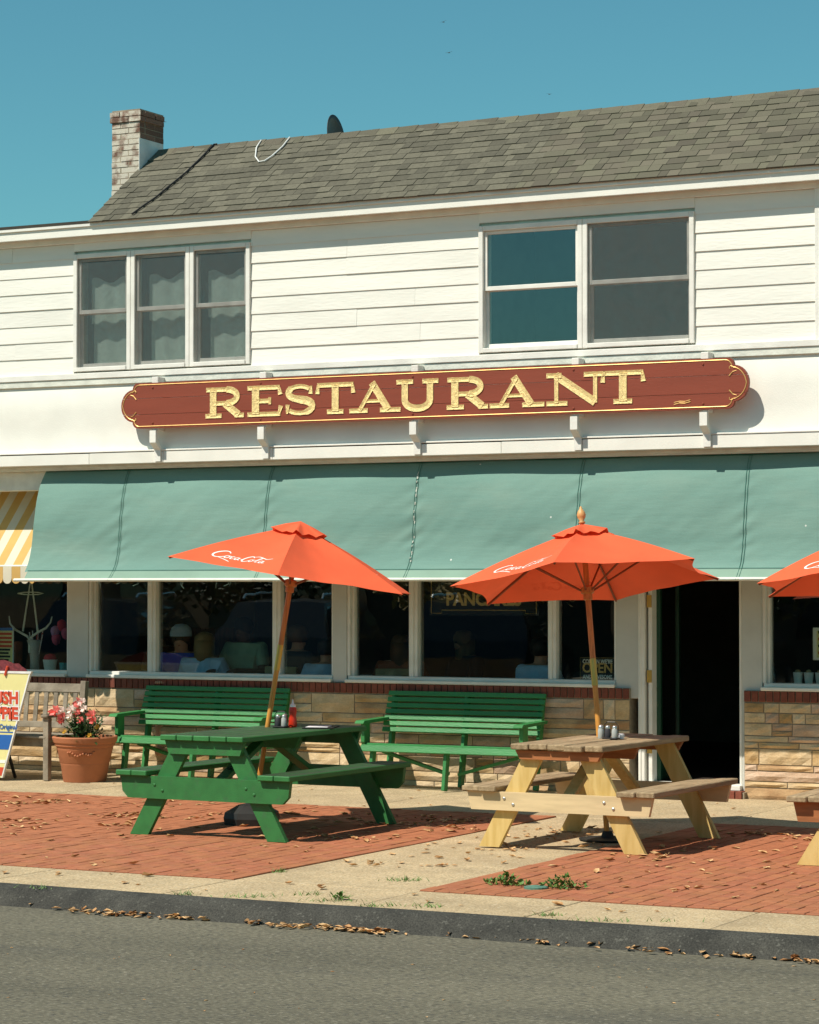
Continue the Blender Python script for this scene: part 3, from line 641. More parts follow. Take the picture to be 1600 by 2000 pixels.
# unit glyphs: height 1, width 1 (scaled to the measured widths); list of (points, width) ; K thick, T thin
K, T = .225, .135
GLY = {
 'R': [([(.2, .06), (.2, .94)], K), ([(.0, .05), (.42, .05)], T), ([(.02, .95), (.55, .945)], T), (arc(.55, .71, .27, .235, 90, -90), K * .85), ([(.55, .475), (.2, .475)], T), ([(.5, .47), (.86, .06)], K), ([(.76, .05), (1.0, .05)], T)],
 'E': [([(.24, .06), (.24, .94)], K * 1.1), ([(.0, .05), (.97, .05)], T), ([(.0, .95), (.95, .95)], T), ([(.24, .5), (.66, .5)], T), ([(.93, .95), (.97, .70)], [.08, .15]), ([(.93, .05), (.99, .32)], [.08, .15]), ([(.66, .62), (.66, .38)], .09)],
 'S': [(arc(.5, .735, .36, .215, 35, 255, 12) + arc(.5, .27, .40, .225, 78, -145, 12), [.13] * 6 + [.2] * 7 + [.24] * 4 + [.2] * 4 + [.13] * 5), ([(.86, .96), (.84, .68)], [.06, .14]), ([(.1, .03), (.12, .34)], [.06, .14])],
 'T': [([(.5, .06), (.5, .94)], K), ([(.28, .05), (.72, .05)], T), ([(.02, .95), (.98, .95)], T), ([(.04, .95), (.02, .66)], [.08, .15]), ([(.96, .95), (.98, .66)], [.08, .15])],
 'A': [([(.2, .06), (.5, .97)], .12), ([(.44, .97), (.76, .06)], K * .95), ([(.0, .05), (.36, .05)], T), ([(.60, .05), (1.0, .05)], T), ([(.30, .36), (.62, .36)], .1)],
 'U': [([(.2, .94), (.2, .38)] + arc(.5, .34, .30, .28, 180, 360, 12) + [(.8, .38), (.8, .94)], K * .9), ([(.0, .95), (.4, .95)], T), ([(.62, .95), (1.0, .95)], T)],
 'N': [([(.17, .06), (.17, .94)], .12), ([(.16, .95), (.83, .05)], K), ([(.83, .04), (.83, .94)], .12), ([(.0, .05), (.36, .05)], T), ([(.0, .95), (.26, .95)], T), ([(.64, .95), (1.0, .95)], T)]}
lx = [(400, 475), (482, 548), (553, 615), (617, 690), (681, 781), (773, 855), (871, 952), (955, 1062), (1066, 1181), (1174, 1257)]
for chn, (a, b) in zip('RESTAURANT', lx):
    X0, X1 = FX(a, 780, -.96), FX(b, 780, -.96); hgt = .272; zb = 3.432
    m = MB()
    for pts, wd in GLY[chn]:
        asp = (X1 - X0)
        P = [(X0 + p[0] * asp, zb + p[1] * hgt) for p in pts]; sc_ = hgt * 1.15
        stroke(m, P, [q * sc_ for q in wd] if isinstance(wd, list) else wd * sc_)
    m.build('letter', 'gold', S)
mk = MB().tube([(3.03, SY - .002, 3.40), (3.08, SY - .002, 3.412), (3.13, SY - .002, 3.408), (3.18, SY - .002, 3.42)], .004, 5).tube([(3.03, SY - .002, 3.418), (3.08, SY - .002, 3.427), (3.13, SY - .002, 3.424), (3.18, SY - .002, 3.436)], .003, 5); mk.build('maker_mark', 'gold_line', S)
bx = [FX(312, 730, -.82), FX(522, 730, -.82), FX(818, 715, -.82), FX(1131, 700, -.82), FX(1383, 690, -.82)]
for X in bx:
    MB().cbox(X - .035, X + .035, SY + .0385, YU - .033, 3.765, 3.842, .004).build('bracket_arm', 'white_trim', S)
    m = MB().prism([(SY + .039, 3.33), (SY + .039, 3.24), (YU - .088, 3.158), (YU - .088, 3.04), (YU - .108, 3.04), (YU - .108, 3.15), (SY + .0, 3.215), (SY + .0, 3.33)], 'x', X - .034, X + .034)
    MB().box(X - .034, X + .034, SY + .0385, YU - .034, 3.331, 3.50).build('bracket_block', 'white_trim', S); m.build('bracket', 'white_trim', S)
    for zz in (3.40, 3.735): MB().lathe([(.010, 0), (.010, .004), (.006, .008)], (X, SY, zz), 10, (0, -1, 0)).build('bolt', 'sign_red', S)

# ================================================================== AWNINGS
AW = thing('green_awning', 'long faded green canvas awning over the restaurant windows', 'awning')
AX0, AX1 = -3.70, 5.9
AP = [(-.615, 3.005), (-.695, 2.89), (-.745, 2.78), (-.782, 2.64), (-.808, 2.48), (-.826, 2.33), (-.843, 2.20), (-.874, 2.09), (-.918, 2.005), (-.965, 1.945), (-.998, 1.912)]
SEAMS = [-2.711, -1.097, .458, 2.069, 3.611, 5.15]
def aw_pt(x, t):
    k = t * (len(AP) - 1); i = min(int(k), len(AP) - 2); f = k - i
    a, b, c, d = (AP[max(i - 1, 0)], AP[i], AP[i + 1], AP[min(i + 2, len(AP) - 1)])
    y, z = (.5 * (2 * b[q] + (c[q] - a[q]) * f + (2 * a[q] - 5 * b[q] + 4 * c[q] - d[q]) * f * f + (3 * b[q] - a[q] - 3 * c[q] + d[q]) * f ** 3) for q in (0, 1))
    ds = min(SEAMS, key=lambda s: abs(s - x)); d = abs(x - ds); 
    fall = math.exp(-(d / .10) ** 2); mid = math.sin(math.pi * min(1, max(0, t)))
    y += .006 * fall * math.sin(t * 62 + 9 * (x - ds) / .1 * .25) * (.35 + .65 * (t < .62)) * mid      # puckers along the seams
    y += .018 * mid * noise.noise((x * .8, t * 2, 4)) + .007 * mid * noise.noise((x * 3 + t * 5, t * 6, 8)) + .003 * mid * noise.noise((x * 9 + t * 12, t * 9, 2)) + .016 * mid * math.cos(2 * math.pi * (x - .458) / 1.56)
    y -= .018 * mid * math.exp(-(d / .03) ** 2) * -.3
    return y, z
m = MB(); NX, NT = 420, 56
for i in range(NX + 1):
    x = AX0 + (AX1 - AX0) * i / NX
    for j in range(NT + 1): t = j / NT * .815; y, z = aw_pt(x, t); m.v.append((x - (.05 * t * t if i == 0 else 0), y, z))
for i in range(NX):
    for j in range(NT): a = i * (NT + 1) + j; m.f.append((a, a + 1, a + NT + 2, a + NT + 1))
m.build('canopy', 'awning_green', AW, smooth=True)
m = MB()
for i in range(161):
    x = AX0 + (AX1 - AX0) * i / 160
    for t in (.81, .87, .94, 1.0): y, z = aw_pt(x, t); m.v.append((x, y - .004, z + (.004 * noise.noise((x * 3, 0, 0)) if t == 1.0 else 0)))
for i in range(160):
    for j in range(3): a = i * 4 + j; m.f.append((a, a + 1, a + 5, a + 4))
m.build('hem', 'awning_hem', AW, smooth=True)
m = MB(); m.tube([(AX0 - .12, -.985, 1.915), (AX1, -.985, 1.915)], .016, 8); m.build('front_bar', 'white_old', AW)
for s in SEAMS:
    for dx in (-.011, .011):
        m = MB(); pts = []
        for j in range(33): y, z = aw_pt(s + dx, j / 32); pts.append((s + dx, y - .006, z + .002))
        m.tube(pts, .0022, 4, False); m.build('seam', 'awning_seam', AW)
m = MB(); pts = []
for i in range(161): x = AX0 + (AX1 - AX0) * i / 160; y, z = aw_pt(x, .80); pts.append((x, y - .006, z + .003))
m.tube(pts, .0022, 4, False); m.build('hem_stitching', 'awning_seam', AW)
MB().cbox(AX0, AX1, -.64, -.52, 2.955, 2.983, .01).build('roller', 'awning_seam', AW)
m = MB(); rw = random.Random(3); pts = [aw_pt(.458, .10 + .62 * q / 40) for q in range(41)]
for q in range(40):
    if rw.random() < .62: wq = rw.uniform(.002, .008); a, b = pts[q], pts[q + 1]; ox = rw.uniform(-.006, .006); m.add([(.458 + ox - wq, a[0] - .0085, a[1] + .003), (.458 + ox + wq, a[0] - .0085, a[1] + .003), (.458 + ox + wq * .7, b[0] - .0085, b[1] + .003), (.458 + ox - wq, b[0] - .0085, b[1] + .003)], [(0, 1, 2, 3)])
o = m.build('worn_seam', 'worn_cloth', AW); o['kind'] = 'stuff'
# loose threads hanging from the worn hem
m = MB()
for k in range(16):
    x = random.choice([-2.75, -2.5, -2.2, -1.9, -1.4, .2, 3.0, 3.9]) + random.uniform(-.12, .12); L = random.uniform(.02, .09)
    m.tube([(x, -.99, 1.91), (x + random.uniform(-.02, .02), -.99, 1.91 - L * .6), (x + random.uniform(-.05, .05), -.985, 1.91 - L)], .0012, 4)
m.build('frayed_thread', 'awning_hem', AW)
# yellow striped awning of the shop next door
YA = thing('striped_awning', 'yellow and white striped awning with scalloped valance at the far left', 'awning')
yp = [(.02, 2.93), (-.40, 2.46), (-.76, 2.05)]; x = -5.9; k = 0
while x < -3.75:
    x2 = min(x + .105, -3.73)
    m = MB(); 
    for (y, z) in yp: m.v += [(x, y, z), (x2, y, z)]
    m.f = [(0, 2, 3, 1), (2, 4, 5, 3)]; m.build('stripe', ('awning_yellow', 'awning_white')[k % 2], YA)
    m = MB(); xc = (x + x2) / 2; hw = (x2 - x) / 2 - .001
    m.prism([(x + .001, 2.047), (x + .001, 1.935)] + [(xc - hw * math.cos(R(20 * q)), 1.93 - .05 * math.sin(R(20 * q))) for q in range(1, 9)] + [(x2 - .001, 1.935), (x2 - .001, 2.047)], 'y', -.768, -.764)
    m.build('valance_flap', ('awning_yellow', 'awning_white')[k % 2], YA); x = x2; k += 1
MB().tube([(-5.9, -.755, 2.052), (-3.70, -.755, 2.052)], .013, 8).build('front_bar', 'white_old', YA)
MB().tube([(-3.745, -.75, 2.045), (-3.745, .0, 2.0)], .011, 8).build('arm', 'white_old', YA)

# ================================================================== ROOF THINGS
def roof_pt(x, t, h=.0): p = E0 + SD * (SLN * t) + NRM * (.014 + h); return Vector((x, p.y, p.z))
DS = thing('satellite_dish', 'dark satellite dish standing behind the roof ridge', 'dish')
dc = Vector((FX(655, 262, .75), .75, 6.275)); ax = Vector((.96, .08, .13)).normalized()
m = MB(); prof = [(.001, 0), (.06, .006), (.12, .016), (.18, .034), (.215, .048), (.217, .042), (.12, .008), (.001, -.008)]
m.lathe(prof, dc - ax * .03, 28, tuple(ax)); M = Matrix.Translation(dc) @ Matrix.Diagonal((1, 1, 1.15, 1)) @ Matrix.Translation(-dc); m.xf(M)
m.build('reflector', 'dish', DS, smooth=True)
MB().tube([tuple(dc), tuple(dc + Vector((-.06, .1, -.12))), tuple(dc + Vector((-.06, .12, -.8)))], .02, 8).build('mast', 'dark_metal', DS)
MB().tube([tuple(dc + Vector((0, 0, -.18)) + ax * .04), tuple(dc + Vector((0, 0, -.1)) + ax * .28)], .01, 6).cbox(0, .05, 0, .05, 0, .06, .008).build('receiver_arm', 'dark_metal', DS) if False else None
c = [(418, 282), (395, 306), (362, 338), (330, 364), (305, 385), (280, 402), (258, 418)]
def roof_px(x, y, h=.012):
    r = ray(x, y); p0 = E0 + NRM * (.016 + h); t = (p0 - CAM).dot(NRM) / r.dot(NRM); return CAM + r * t
tag(MB().tube([tuple(roof_px(*q)) for q in [(424, 281)] + c], .009, 6).build('roof_cable', 'ink_black'), 'thin black cable running down the shingle roof beside the chimney', 'cable')
c = [(566, 268), (552, 286), (532, 304), (517, 314), (506, 316), (499, 306), (501, 288), (510, 274)]
tag(MB().tube([tuple(roof_px(*q)) for q in c], .007, 6).build('roof_cable', 'cable_white'), 'white loop of cable hanging over the roof ridge', 'cable')
def gull(px, py, dist, span, roll, label):
    p = CAM + ray(px, py).normalized() * dist; m = MB(); rgt = RT * math.cos(roll) + UP * math.sin(roll); upv = UP * math.cos(roll) - RT * math.sin(roll)
    m.lathe([(.005, -.2), (.05, -.1), (.06, .05), (.03, .18), (.005, .24)], (0, 0, 0), 8, (.5, .8, .1)); m.v = [tuple(p + Vector(v) * span) for v in m.v]
    for s in (-1, 1):
        m.add([p + FW * .05 * span, p - FW * .08 * span, p + rgt * s * .28 * span + upv * .10 * span - FW * .07 * span, p + rgt * s * .28 * span + upv * .10 * span + FW * .07 * span, p + rgt * s * .55 * span + upv * .03 * span, p + upv * .03 * span], [(0, 1, 2, 3), (3, 2, 4), (0, 3, 5), (1, 5, 2)])
    tag(m.build('gull', 'bird'), label, 'bird', 'gulls in the sky')
gull(866, 43, 260, .75, .35, 'tiny dark gull, topmost of those in the blue sky'); gull(877, 103, 260, .75, .25, 'tiny dark gull in the sky just below the topmost one')
gull(1073, 184, 240, .6, -.05, 'tiny dark gull above the right half of the roof ridge'); gull(322, 238, 200, .45, -.3, 'tiny dark gull beside the brick chimney')

# ================================================================== PARASOLS
def hexframe(base, L, tx, ty, ph, Rr, dr):
    base = Vector(base); ax = Vector((tx, ty, 1)).normalized(); top = base + ax * L
    u = ax.cross(Vector((0, 1, 0))).normalized(); v = ax.cross(u)
    cs = [top - ax * dr + (u * math.cos(ph + k * math.pi / 3) + v * math.sin(ph + k * math.pi / 3)) * Rr for k in range(6)]
    return base, ax, top, u, v, cs
# hand-drawn script lettering: polylines in a 10 x 3 box
SCRIPT = [
 ([(2.1, 2.35), (1.75, 2.75), (1.2, 2.7), (.55, 2.1), (.2, 1.3), (.35, .65), (.9, .45), (1.5, .75), (1.9, 1.15)], .26), ([(1.2, .5), (2.2, .25), (3.0, -.05), (3.5, -.3)], .17),
 ([(2.45, 1.55), (2.1, 1.5), (1.95, 1.05), (2.15, .75), (2.5, .95), (2.55, 1.35), (2.45, 1.55), (2.9, 1.45)], .2),
 ([(3.45, 1.5), (3.1, 1.55), (2.9, 1.1), (3.05, .75), (3.5, .95)], .2),
 ([(4.2, 1.5), (3.85, 1.5), (3.65, 1.1), (3.8, .75), (4.15, .95), (4.3, 1.55), (4.25, .85), (4.6, .8)], .2), ([(4.6, 1.15), (5.0, 1.25)], .16),
 ([(6.4, 2.2), (6.1, 2.6), (5.6, 2.45), (5.15, 1.8), (5.0, 1.0), (5.35, .55), (5.9, .75), (6.2, 1.1)], .26), ([(6.3, 2.5), (7.1, 2.75), (8.1, 2.45), (8.9, 2.2), (9.8, 2.5)], .17),
 ([(6.75, 1.5), (6.4, 1.5), (6.25, 1.05), (6.45, .75), (6.8, .95), (6.85, 1.35), (6.75, 1.5), (7.2, 1.5)], .2),
 ([(7.2, .9), (7.55, 1.9), (7.85, 2.5), (7.95, 2.2), (7.6, 1.4), (7.55, .8), (7.95, .9)], .18),
 ([(8.7, 1.5), (8.35, 1.5), (8.15, 1.1), (8.3, .75), (8.65, .95), (8.85, 1.55), (8.8, .85), (9.2, .95)], .2)]
def smooth_poly(p, n=5):
    p = [Vector(q) for q in p]; out = []
    for i in range(len(p) - 1):
        a, b, c, d = p[max(i - 1, 0)], p[i], p[i + 1], p[min(i + 2, len(p) - 1)]
        for k in range(n):
            t = k / n; out.append(.5 * ((2 * b) + (c - a) * t + (2 * a - 5 * b + 4 * c - d) * t * t + (3 * b - a - 3 * c + d) * t ** 3))
    return out + [p[-1]]
def parasol(name, label, par, finial, base_kind, pole_break, seed, group='orange parasols at the picnic tables', flop=0.0):
    T_ = thing(name, label, 'parasol', group); base, ax, top, u, v, cs = hexframe(*par)
    Rr, dr = par[5], par[6]; rnd = random.Random(seed)
    def surf(k, s, t, lift=0.0):
        # panel k: s along the edge 0..1, t from hub 0 to rim 1
        A, Bc = cs[k], cs[(k + 1) % 6]; E = A.lerp(Bc, s); mid = 4 * s * (1 - s)
        E = E.lerp(top - ax * dr, .10 * mid)                                    # rim curves in between the rib tips
        p = top.lerp(E, t); p = p - ax * (.035 * math.sin(math.pi * t) * (-.55 + .75 * mid))     # ribs bow up, cloth dips between them
        p = p + ax * (.012 * mid * t * noise.noise((s * 4 + k * 3, t * 3, seed)))
        if flop and k in (5, 0): p = p - ax * flop * t * t * (1 - s if k == 0 else s) 
        return p + ax * lift
    cp = None
    for k in range(6):
        m = MB(); ns, nt_ = 14, 14
        for j in range(nt_ + 1):
            for i in range(ns + 1): m.v.append(surf(k, i / ns, .08 + .92 * j / nt_))
        for j in range(nt_):
            for i in range(ns): a = j * (ns + 1) + i; m.f.append((a, a + 1, a + ns + 2, a + ns + 1))
        m.build('canopy_panel', 'umbrella', T_, smooth=True)
    m = MB(); ns = 8
    for k in range(6):
        for i in range(ns):
            s = i / ns; q = surf(k, s, .235); m.v.append(q + ax * (.030 + .012 * math.sin(s * math.pi * 2 * 2 + k)) + (q - top).normalized() * .012 * math.sin(s * 12))
    n6 = 6 * ns
    for k in range(6):
        for i in range(ns): m.v.append(surf(k, i / ns, .12) + ax * .036)
    m.v.append(top + ax * .032)
    m.f = [(i, (i + 1) % n6, n6 + (i + 1) % n6, n6 + i) for i in range(n6)] + [(n6 + i, n6 + (i + 1) % n6, 2 * n6) for i in range(n6)]
    m.build('vent_cap', 'umbrella', T_, smooth=True)
    for k in range(6):
        m = MB(); pts = [surf(k, 0, t, -.014) for t in (.06, .3, .55, .8, .985)]; m.tube(pts, .009, 6); rb = m.build('rib', 'umb_rib', T_)
        MB().tube([surf(k, 0, .50, -.02), top - ax * (dr + .06) + (cs[k] - (top - ax * dr)).normalized() * .05], .008, 6).build('strut', 'umb_rib', rb)
    hub = top - ax * (dr + .06)
    MB().lathe([(.024, -.075), (.034, -.07), (.034, -.03), (.05, -.02), (.05, .02), (.03, .03)], hub, 16, tuple(ax)).build('runner', 'umb_pole', T_, smooth=True, angle=40)
    MB().lathe([(.03, -.09), (.045, -.07), (.045, -.03), (.02, -.02)], top, 16, tuple(ax)).build('hub', 'umb_pole', T_)
    g0 = base - ax * (base.z / ax.z); brk = g0 + ax * (pole_break / ax.z)
    MB().tube([g0, brk], .020, 14).build('lower_pole', 'umb_pole2', T_, smooth=True, angle=40); MB().tube([brk, top - ax * .03], .021, 14).build('upper_pole', 'umb_pole', T_, smooth=True, angle=40)
    MB().tube([brk - ax * .10, brk + ax * .10], .0235, 14).build('ferrule', 'brass', T_, smooth=True, angle=40)
    if finial:
        MB().lathe([(.012, .03), (.024, .034), (.026, .045), (.016, .055), (.030, .08), (.034, .10), (.026, .125), (.012, .145), (.010, .155), (.004, .165)], top, 16, tuple(ax)).build('finial', 'finial', T_, smooth=True)
    if base_kind:
        m = MB(); zb = .0085; n = 8
        ringp = [(.215, 0), (.225, .05), (.215, .095), (.12, .145), (.05, .16)]
        m.lathe(ringp, (g0.x, g0.y, zb), 8); m.build('weighted_base', 'black_rubber', T_); MB().lathe([(.035, .17), (.035, .30), (.03, .305)], (g0.x, g0.y, zb), 14).build('base_sleeve', 'black_rubber', T_)
    else:
        MB().lathe([(.21, 0), (.21, .008), (.05, .014), (.035, .06)], (g0.x, g0.y, .0105), 20).build('weighted_base', 'black_rubber', T_)
    # script on every other panel
    for k in (0, 2, 4):
        m = MB()
        for pts, wd in SCRIPT:
            q = smooth_poly(pts, 4); n = len(q); o = len(m.v)
            for i in range(n):
                t = (q[min(i + 1, n - 1)] - q[max(i - 1, 0)]); t = t.normalized() if t.length > 1e-6 else Vector((1, 0)); nn = Vector((-t.y, t.x)) * wd * .5 * (.55 + .45 * math.sin(math.pi * (i + .6) / (n + .2)))
                for sg in (-1, 1):
                    pt = q[i] + nn * sg; tt = .875 - pt.y * .055; xx = (pt.x - 5) * .062
                    half = tt * 1.0; s = .5 + xx * .88 / half; m.v.append(surf(k, s, tt, .0022))
            for i in range(n - 1): m.f.append((o + 2 * i, o + 2 * i + 2, o + 2 * i + 3, o + 2 * i + 1))
        m.build('lettering', 'white_print', T_)
    return T_
mat('umb_rib', (.22, .06, .02), .5, .15, 8)
mat('umb_pole2', (.60, .27, .05), .4, .15, 8, stretch=(6, 6, .6))
P1 = ((.892, -4.111, .74), 1.609, .147, .065, .945, 1.049, .397); P2 = ((3.72, -4.02, 0), 2.322, -.134, .111, .726, 1.051, .411); P3 = ((5.95, -3.98, 0), 2.32, -.09, .12, .80, 1.05, .40)
parasol('parasol', 'orange parasol without finial, leaning over the green picnic table', P1, False, True, 1.30, 1)
parasol('parasol', 'orange parasol with wooden finial, above the pale wooden picnic table by the door', P2, True, False, 1.22, 2)
parasol('parasol', 'orange parasol cut off by the right edge of the picture', P3, True, False, 1.22, 3, flop=.05)

# ================================================================== PICNIC TABLES
def picnic(name, label, loc, rotz, L, W, zt, zb, bo, fs, fl, top_m, leg_m, beam_m, under_m, chamfer, tt=.04, legw=.14, beamh=.165, uneven=0.0, seed=0):
    T_ = thing(name, label, 'picnic table', 'picnic tables on the brick pavement', loc, rotz); rnd = random.Random(seed)
    g0 = .010
    n = 5; pw = W / n
    for i in range(n):
        e = rnd.uniform(-.02, .02) * uneven; h = rnd.uniform(-.006, .006) * uneven
        MB().cbox(-W / 2 + i * pw + .003, -W / 2 + (i + 1) * pw - .003, -L / 2 + e, L / 2 + e, zt - tt + h, zt + h, .006).build('top_plank', top_m, T_)
    for s in (-1, 1):
        for q in range(2):
            x0 = s * (bo - .14 * q) ; x1 = s * (bo - .14 * (q + 1) + .005); e = rnd.uniform(-.02, .02) * uneven
            MB().cbox(min(x0, x1), max(x0, x1), -L / 2 + e, L / 2 + e, zb - tt, zb + rnd.uniform(-.004, .004) * uneven, .006).build('seat_plank', top_m, T_)
    for e in (-1, 1):
        y = e * fl
        # seat beam, outside the legs
        z1 = zb - tt - .001; z0 = z1 - beamh; cf = .05 if chamfer else .0
        pl = [(-bo + .02, z1), (-bo + .02 + cf * .3, z0 + cf), (-bo + .02 + cf * 1.3, z0), (bo - .02 - cf * 1.3, z0), (bo - .02 - cf * .3, z0 + cf), (bo - .02, z1)] if chamfer else [(-bo + .03, z1), (-bo + .06, z0), (bo - .06, z0), (bo - .03, z1)]
        yb = y - .021 - .038 if e < 0 else y + .021; bmn = MB().prism(pl, 'y', yb, yb + .036).build('seat_beam', beam_m, T_)
        yl = y - .0195
        for s in (-1, 1):
            xt = s * (W / 2 - .16); xf = s * (fs - legw * .55)
            hw = legw / 2 / math.cos(math.atan2(abs(xf - xt), zt - tt))
            MB().prism([(xf - hw, g0), (xf + hw, g0), (xt + hw, zt - tt - .002), (xt - hw, zt - tt - .002)], 'y', yl, yl + .039).build('leg', leg_m, T_)
            zc = (z0 + z1) / 2; xc = xf + (xt - xf) * zc / (zt - tt)
            for dx, dz in ((-.035, .02), (.035, -.02)):
                yy = yb if e < 0 else yb + .036
                MB().lathe([(.012, 0), (.011, .005), (.005, .008)], (xc + dx, yy, zc + dz), 10, (0, e, 0)).build('bolt', 'bolt' if not chamfer else top_m, T_)
        # top cleat
        yc = y - .0205 - .038 if e < 0 else y + .0205
        MB().prism([(-W / 2 + .02, zt - tt - .003), (-W / 2 + .055, zt - tt - (.10 if chamfer else .065)), (W / 2 - .055, zt - tt - (.10 if chamfer else .065)), (W / 2 - .02, zt - tt - .003)], 'y', yc, yc + .036).build('cleat', under_m, T_)
        # diagonal brace from the seat beam up to the middle of the top
        MB().beam((0, y - e * .06, (z0 + z1) / 2), (0, e * .10, zt - tt - .05), .09, .038, (1, 0, 0)).build('brace', leg_m, T_)
    MB().prism([(-W / 2 + .06, zt - tt - .003), (-W / 2 + .10, zt - tt - .09), (W / 2 - .10, zt - tt - .09), (W / 2 - .06, zt - tt - .003)], 'y', -.02, .018).build('cleat', under_m, T_)
    return T_
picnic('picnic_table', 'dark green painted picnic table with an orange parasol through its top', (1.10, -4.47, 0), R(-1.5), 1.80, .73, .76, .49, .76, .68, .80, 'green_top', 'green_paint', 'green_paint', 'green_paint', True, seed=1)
picnic('picnic_table', 'picnic table with pale yellow timber legs and weathered grey planks near the doorway', (3.76, -4.22, 0), R(-1.5), 1.54, .71, .745, .445, .745, .64, .665, 'grey_wood', 'pine', 'pine_light', 'pine_red', False, beamh=.13, uneven=1.0, seed=5)
picnic('picnic_table', 'weathered wooden picnic table cut off by the right edge of the picture', (6.18, -4.30, 0), R(2), 1.54, .71, .745, .47, .745, .70, .665, 'grey_wood', 'pine', 'pine_red', 'pine_red', False, beamh=.13, uneven=1.0, seed=9)

GT = [o for o in COL.objects if o.name == 'picnic_table'][0]
br = Vector((0, .64, .287)).normalized(); M_ = Matrix((Vector((1, 0, 0)), br, Vector((1, 0, 0)).cross(br))).transposed().to_4x4()
text_mesh('G', .07, 'ink_black', 'painted_mark', Vector((.0, -.52, .475)) + Vector((0, -br.z, br.y)) * .021, M_, GT, .0006, .002)
# things on the tables
def ontop(px, py, z): p = gnd(px, py, z); return Vector((p.x, p.y, z))
def caddy(px, py, z, label, holder=True):
    p = ontop(px, py, z); T_ = thing('condiment_caddy', label, 'caddy', 'condiment caddies', tuple(p))
    MB().cbox(-.055, .055, -.04, .04, 0, .012, .003).build('tray', 'dark_metal', T_)
    for s, mm in ((-.027, 'charcoal'), (.027, 'clear')):
        j = MB().lathe([(.021, .012), (.023, .02), (.021, .07), (.016, .078)], (s, 0, 0), 14).build('shaker', mm, T_, smooth=True, angle=50); MB().lathe([(.017, .078), (.018, .092), (.010, .100)], (s, 0, 0), 14).build('lid', 'bolt', j, smooth=True, angle=50)
    MB().tube([(-.055, 0, .012), (-.055, 0, .10), (-.03, 0, .125), (.03, 0, .125), (.055, 0, .10), (.055, 0, .012)], .003, 6).build('handle', 'dark_metal', T_)
caddy(549, 1421, .762, 'small dark condiment caddy beside the pole on the green picnic table')
caddy(1194, 1444, .748, 'small dark condiment caddy beside the pole on the pale wooden picnic table')
def shaker(px, py, z, label, name='sugar_dispenser'):
    p = ontop(px, py, z); T_ = thing(name, label, 'dispenser', None, tuple(p)); T_.scale = (.68, .68, .68)
    MB().lathe([(.03, 0), (.034, .01), (.034, .09), (.026, .115)], (0, 0, 0), 16).build('jar', 'clear', T_, smooth=True, angle=50); MB().lathe([(.028, .115), (.028, .135), (.012, .15)], (0, 0, 0), 16).build('lid', 'bolt', T_, smooth=True, angle=50)
shaker(556, 1420, .762, 'clear glass sugar dispenser on the green picnic table'); shaker(1174, 1443, .748, 'clear glass sugar dispenser on the pale wooden picnic table')
p = ontop(572, 1420, .762); T_ = thing('ketchup_bottle', 'red squeeze bottle with white nozzle on the green picnic table', 'bottle', None, tuple(p))
MB().lathe([(.031, 0), (.034, .012), (.030, .06), (.026, .085), (.031, .12), (.029, .145), (.022, .155)], (0, 0, 0), 18).build('bottle_body', 'ketchup', T_, smooth=True, angle=50)
cpn = MB().lathe([(.023, .155), (.023, .17), (.010, .182), (.004, .215)], (0, 0, 0), 14).build('cap', 'cable_white', T_, smooth=True, angle=40)
p = ontop(627, 1421, .762); T_ = thing('menu_folder', 'black menu folder with a pale sheet lying on the green picnic table', 'menu', None, tuple(p), R(20))
MB().cbox(-.12, .12, -.17, .17, 0, .008, .002).build('folder', 'ink_black', T_); MB().box(-.10, .07, -.13, .10, .0085, .0105).build('sheet', 'paper', T_)
p = ontop(1212, 1443, .748); tag(MB().lathe([(.026, 0), (.030, .02), (.028, .035), (.01, .037)], tuple(p), 16).build('dish_cup', 'paper', None, smooth=True, angle=40), 'small white cup on the pale wooden picnic table', 'cup')

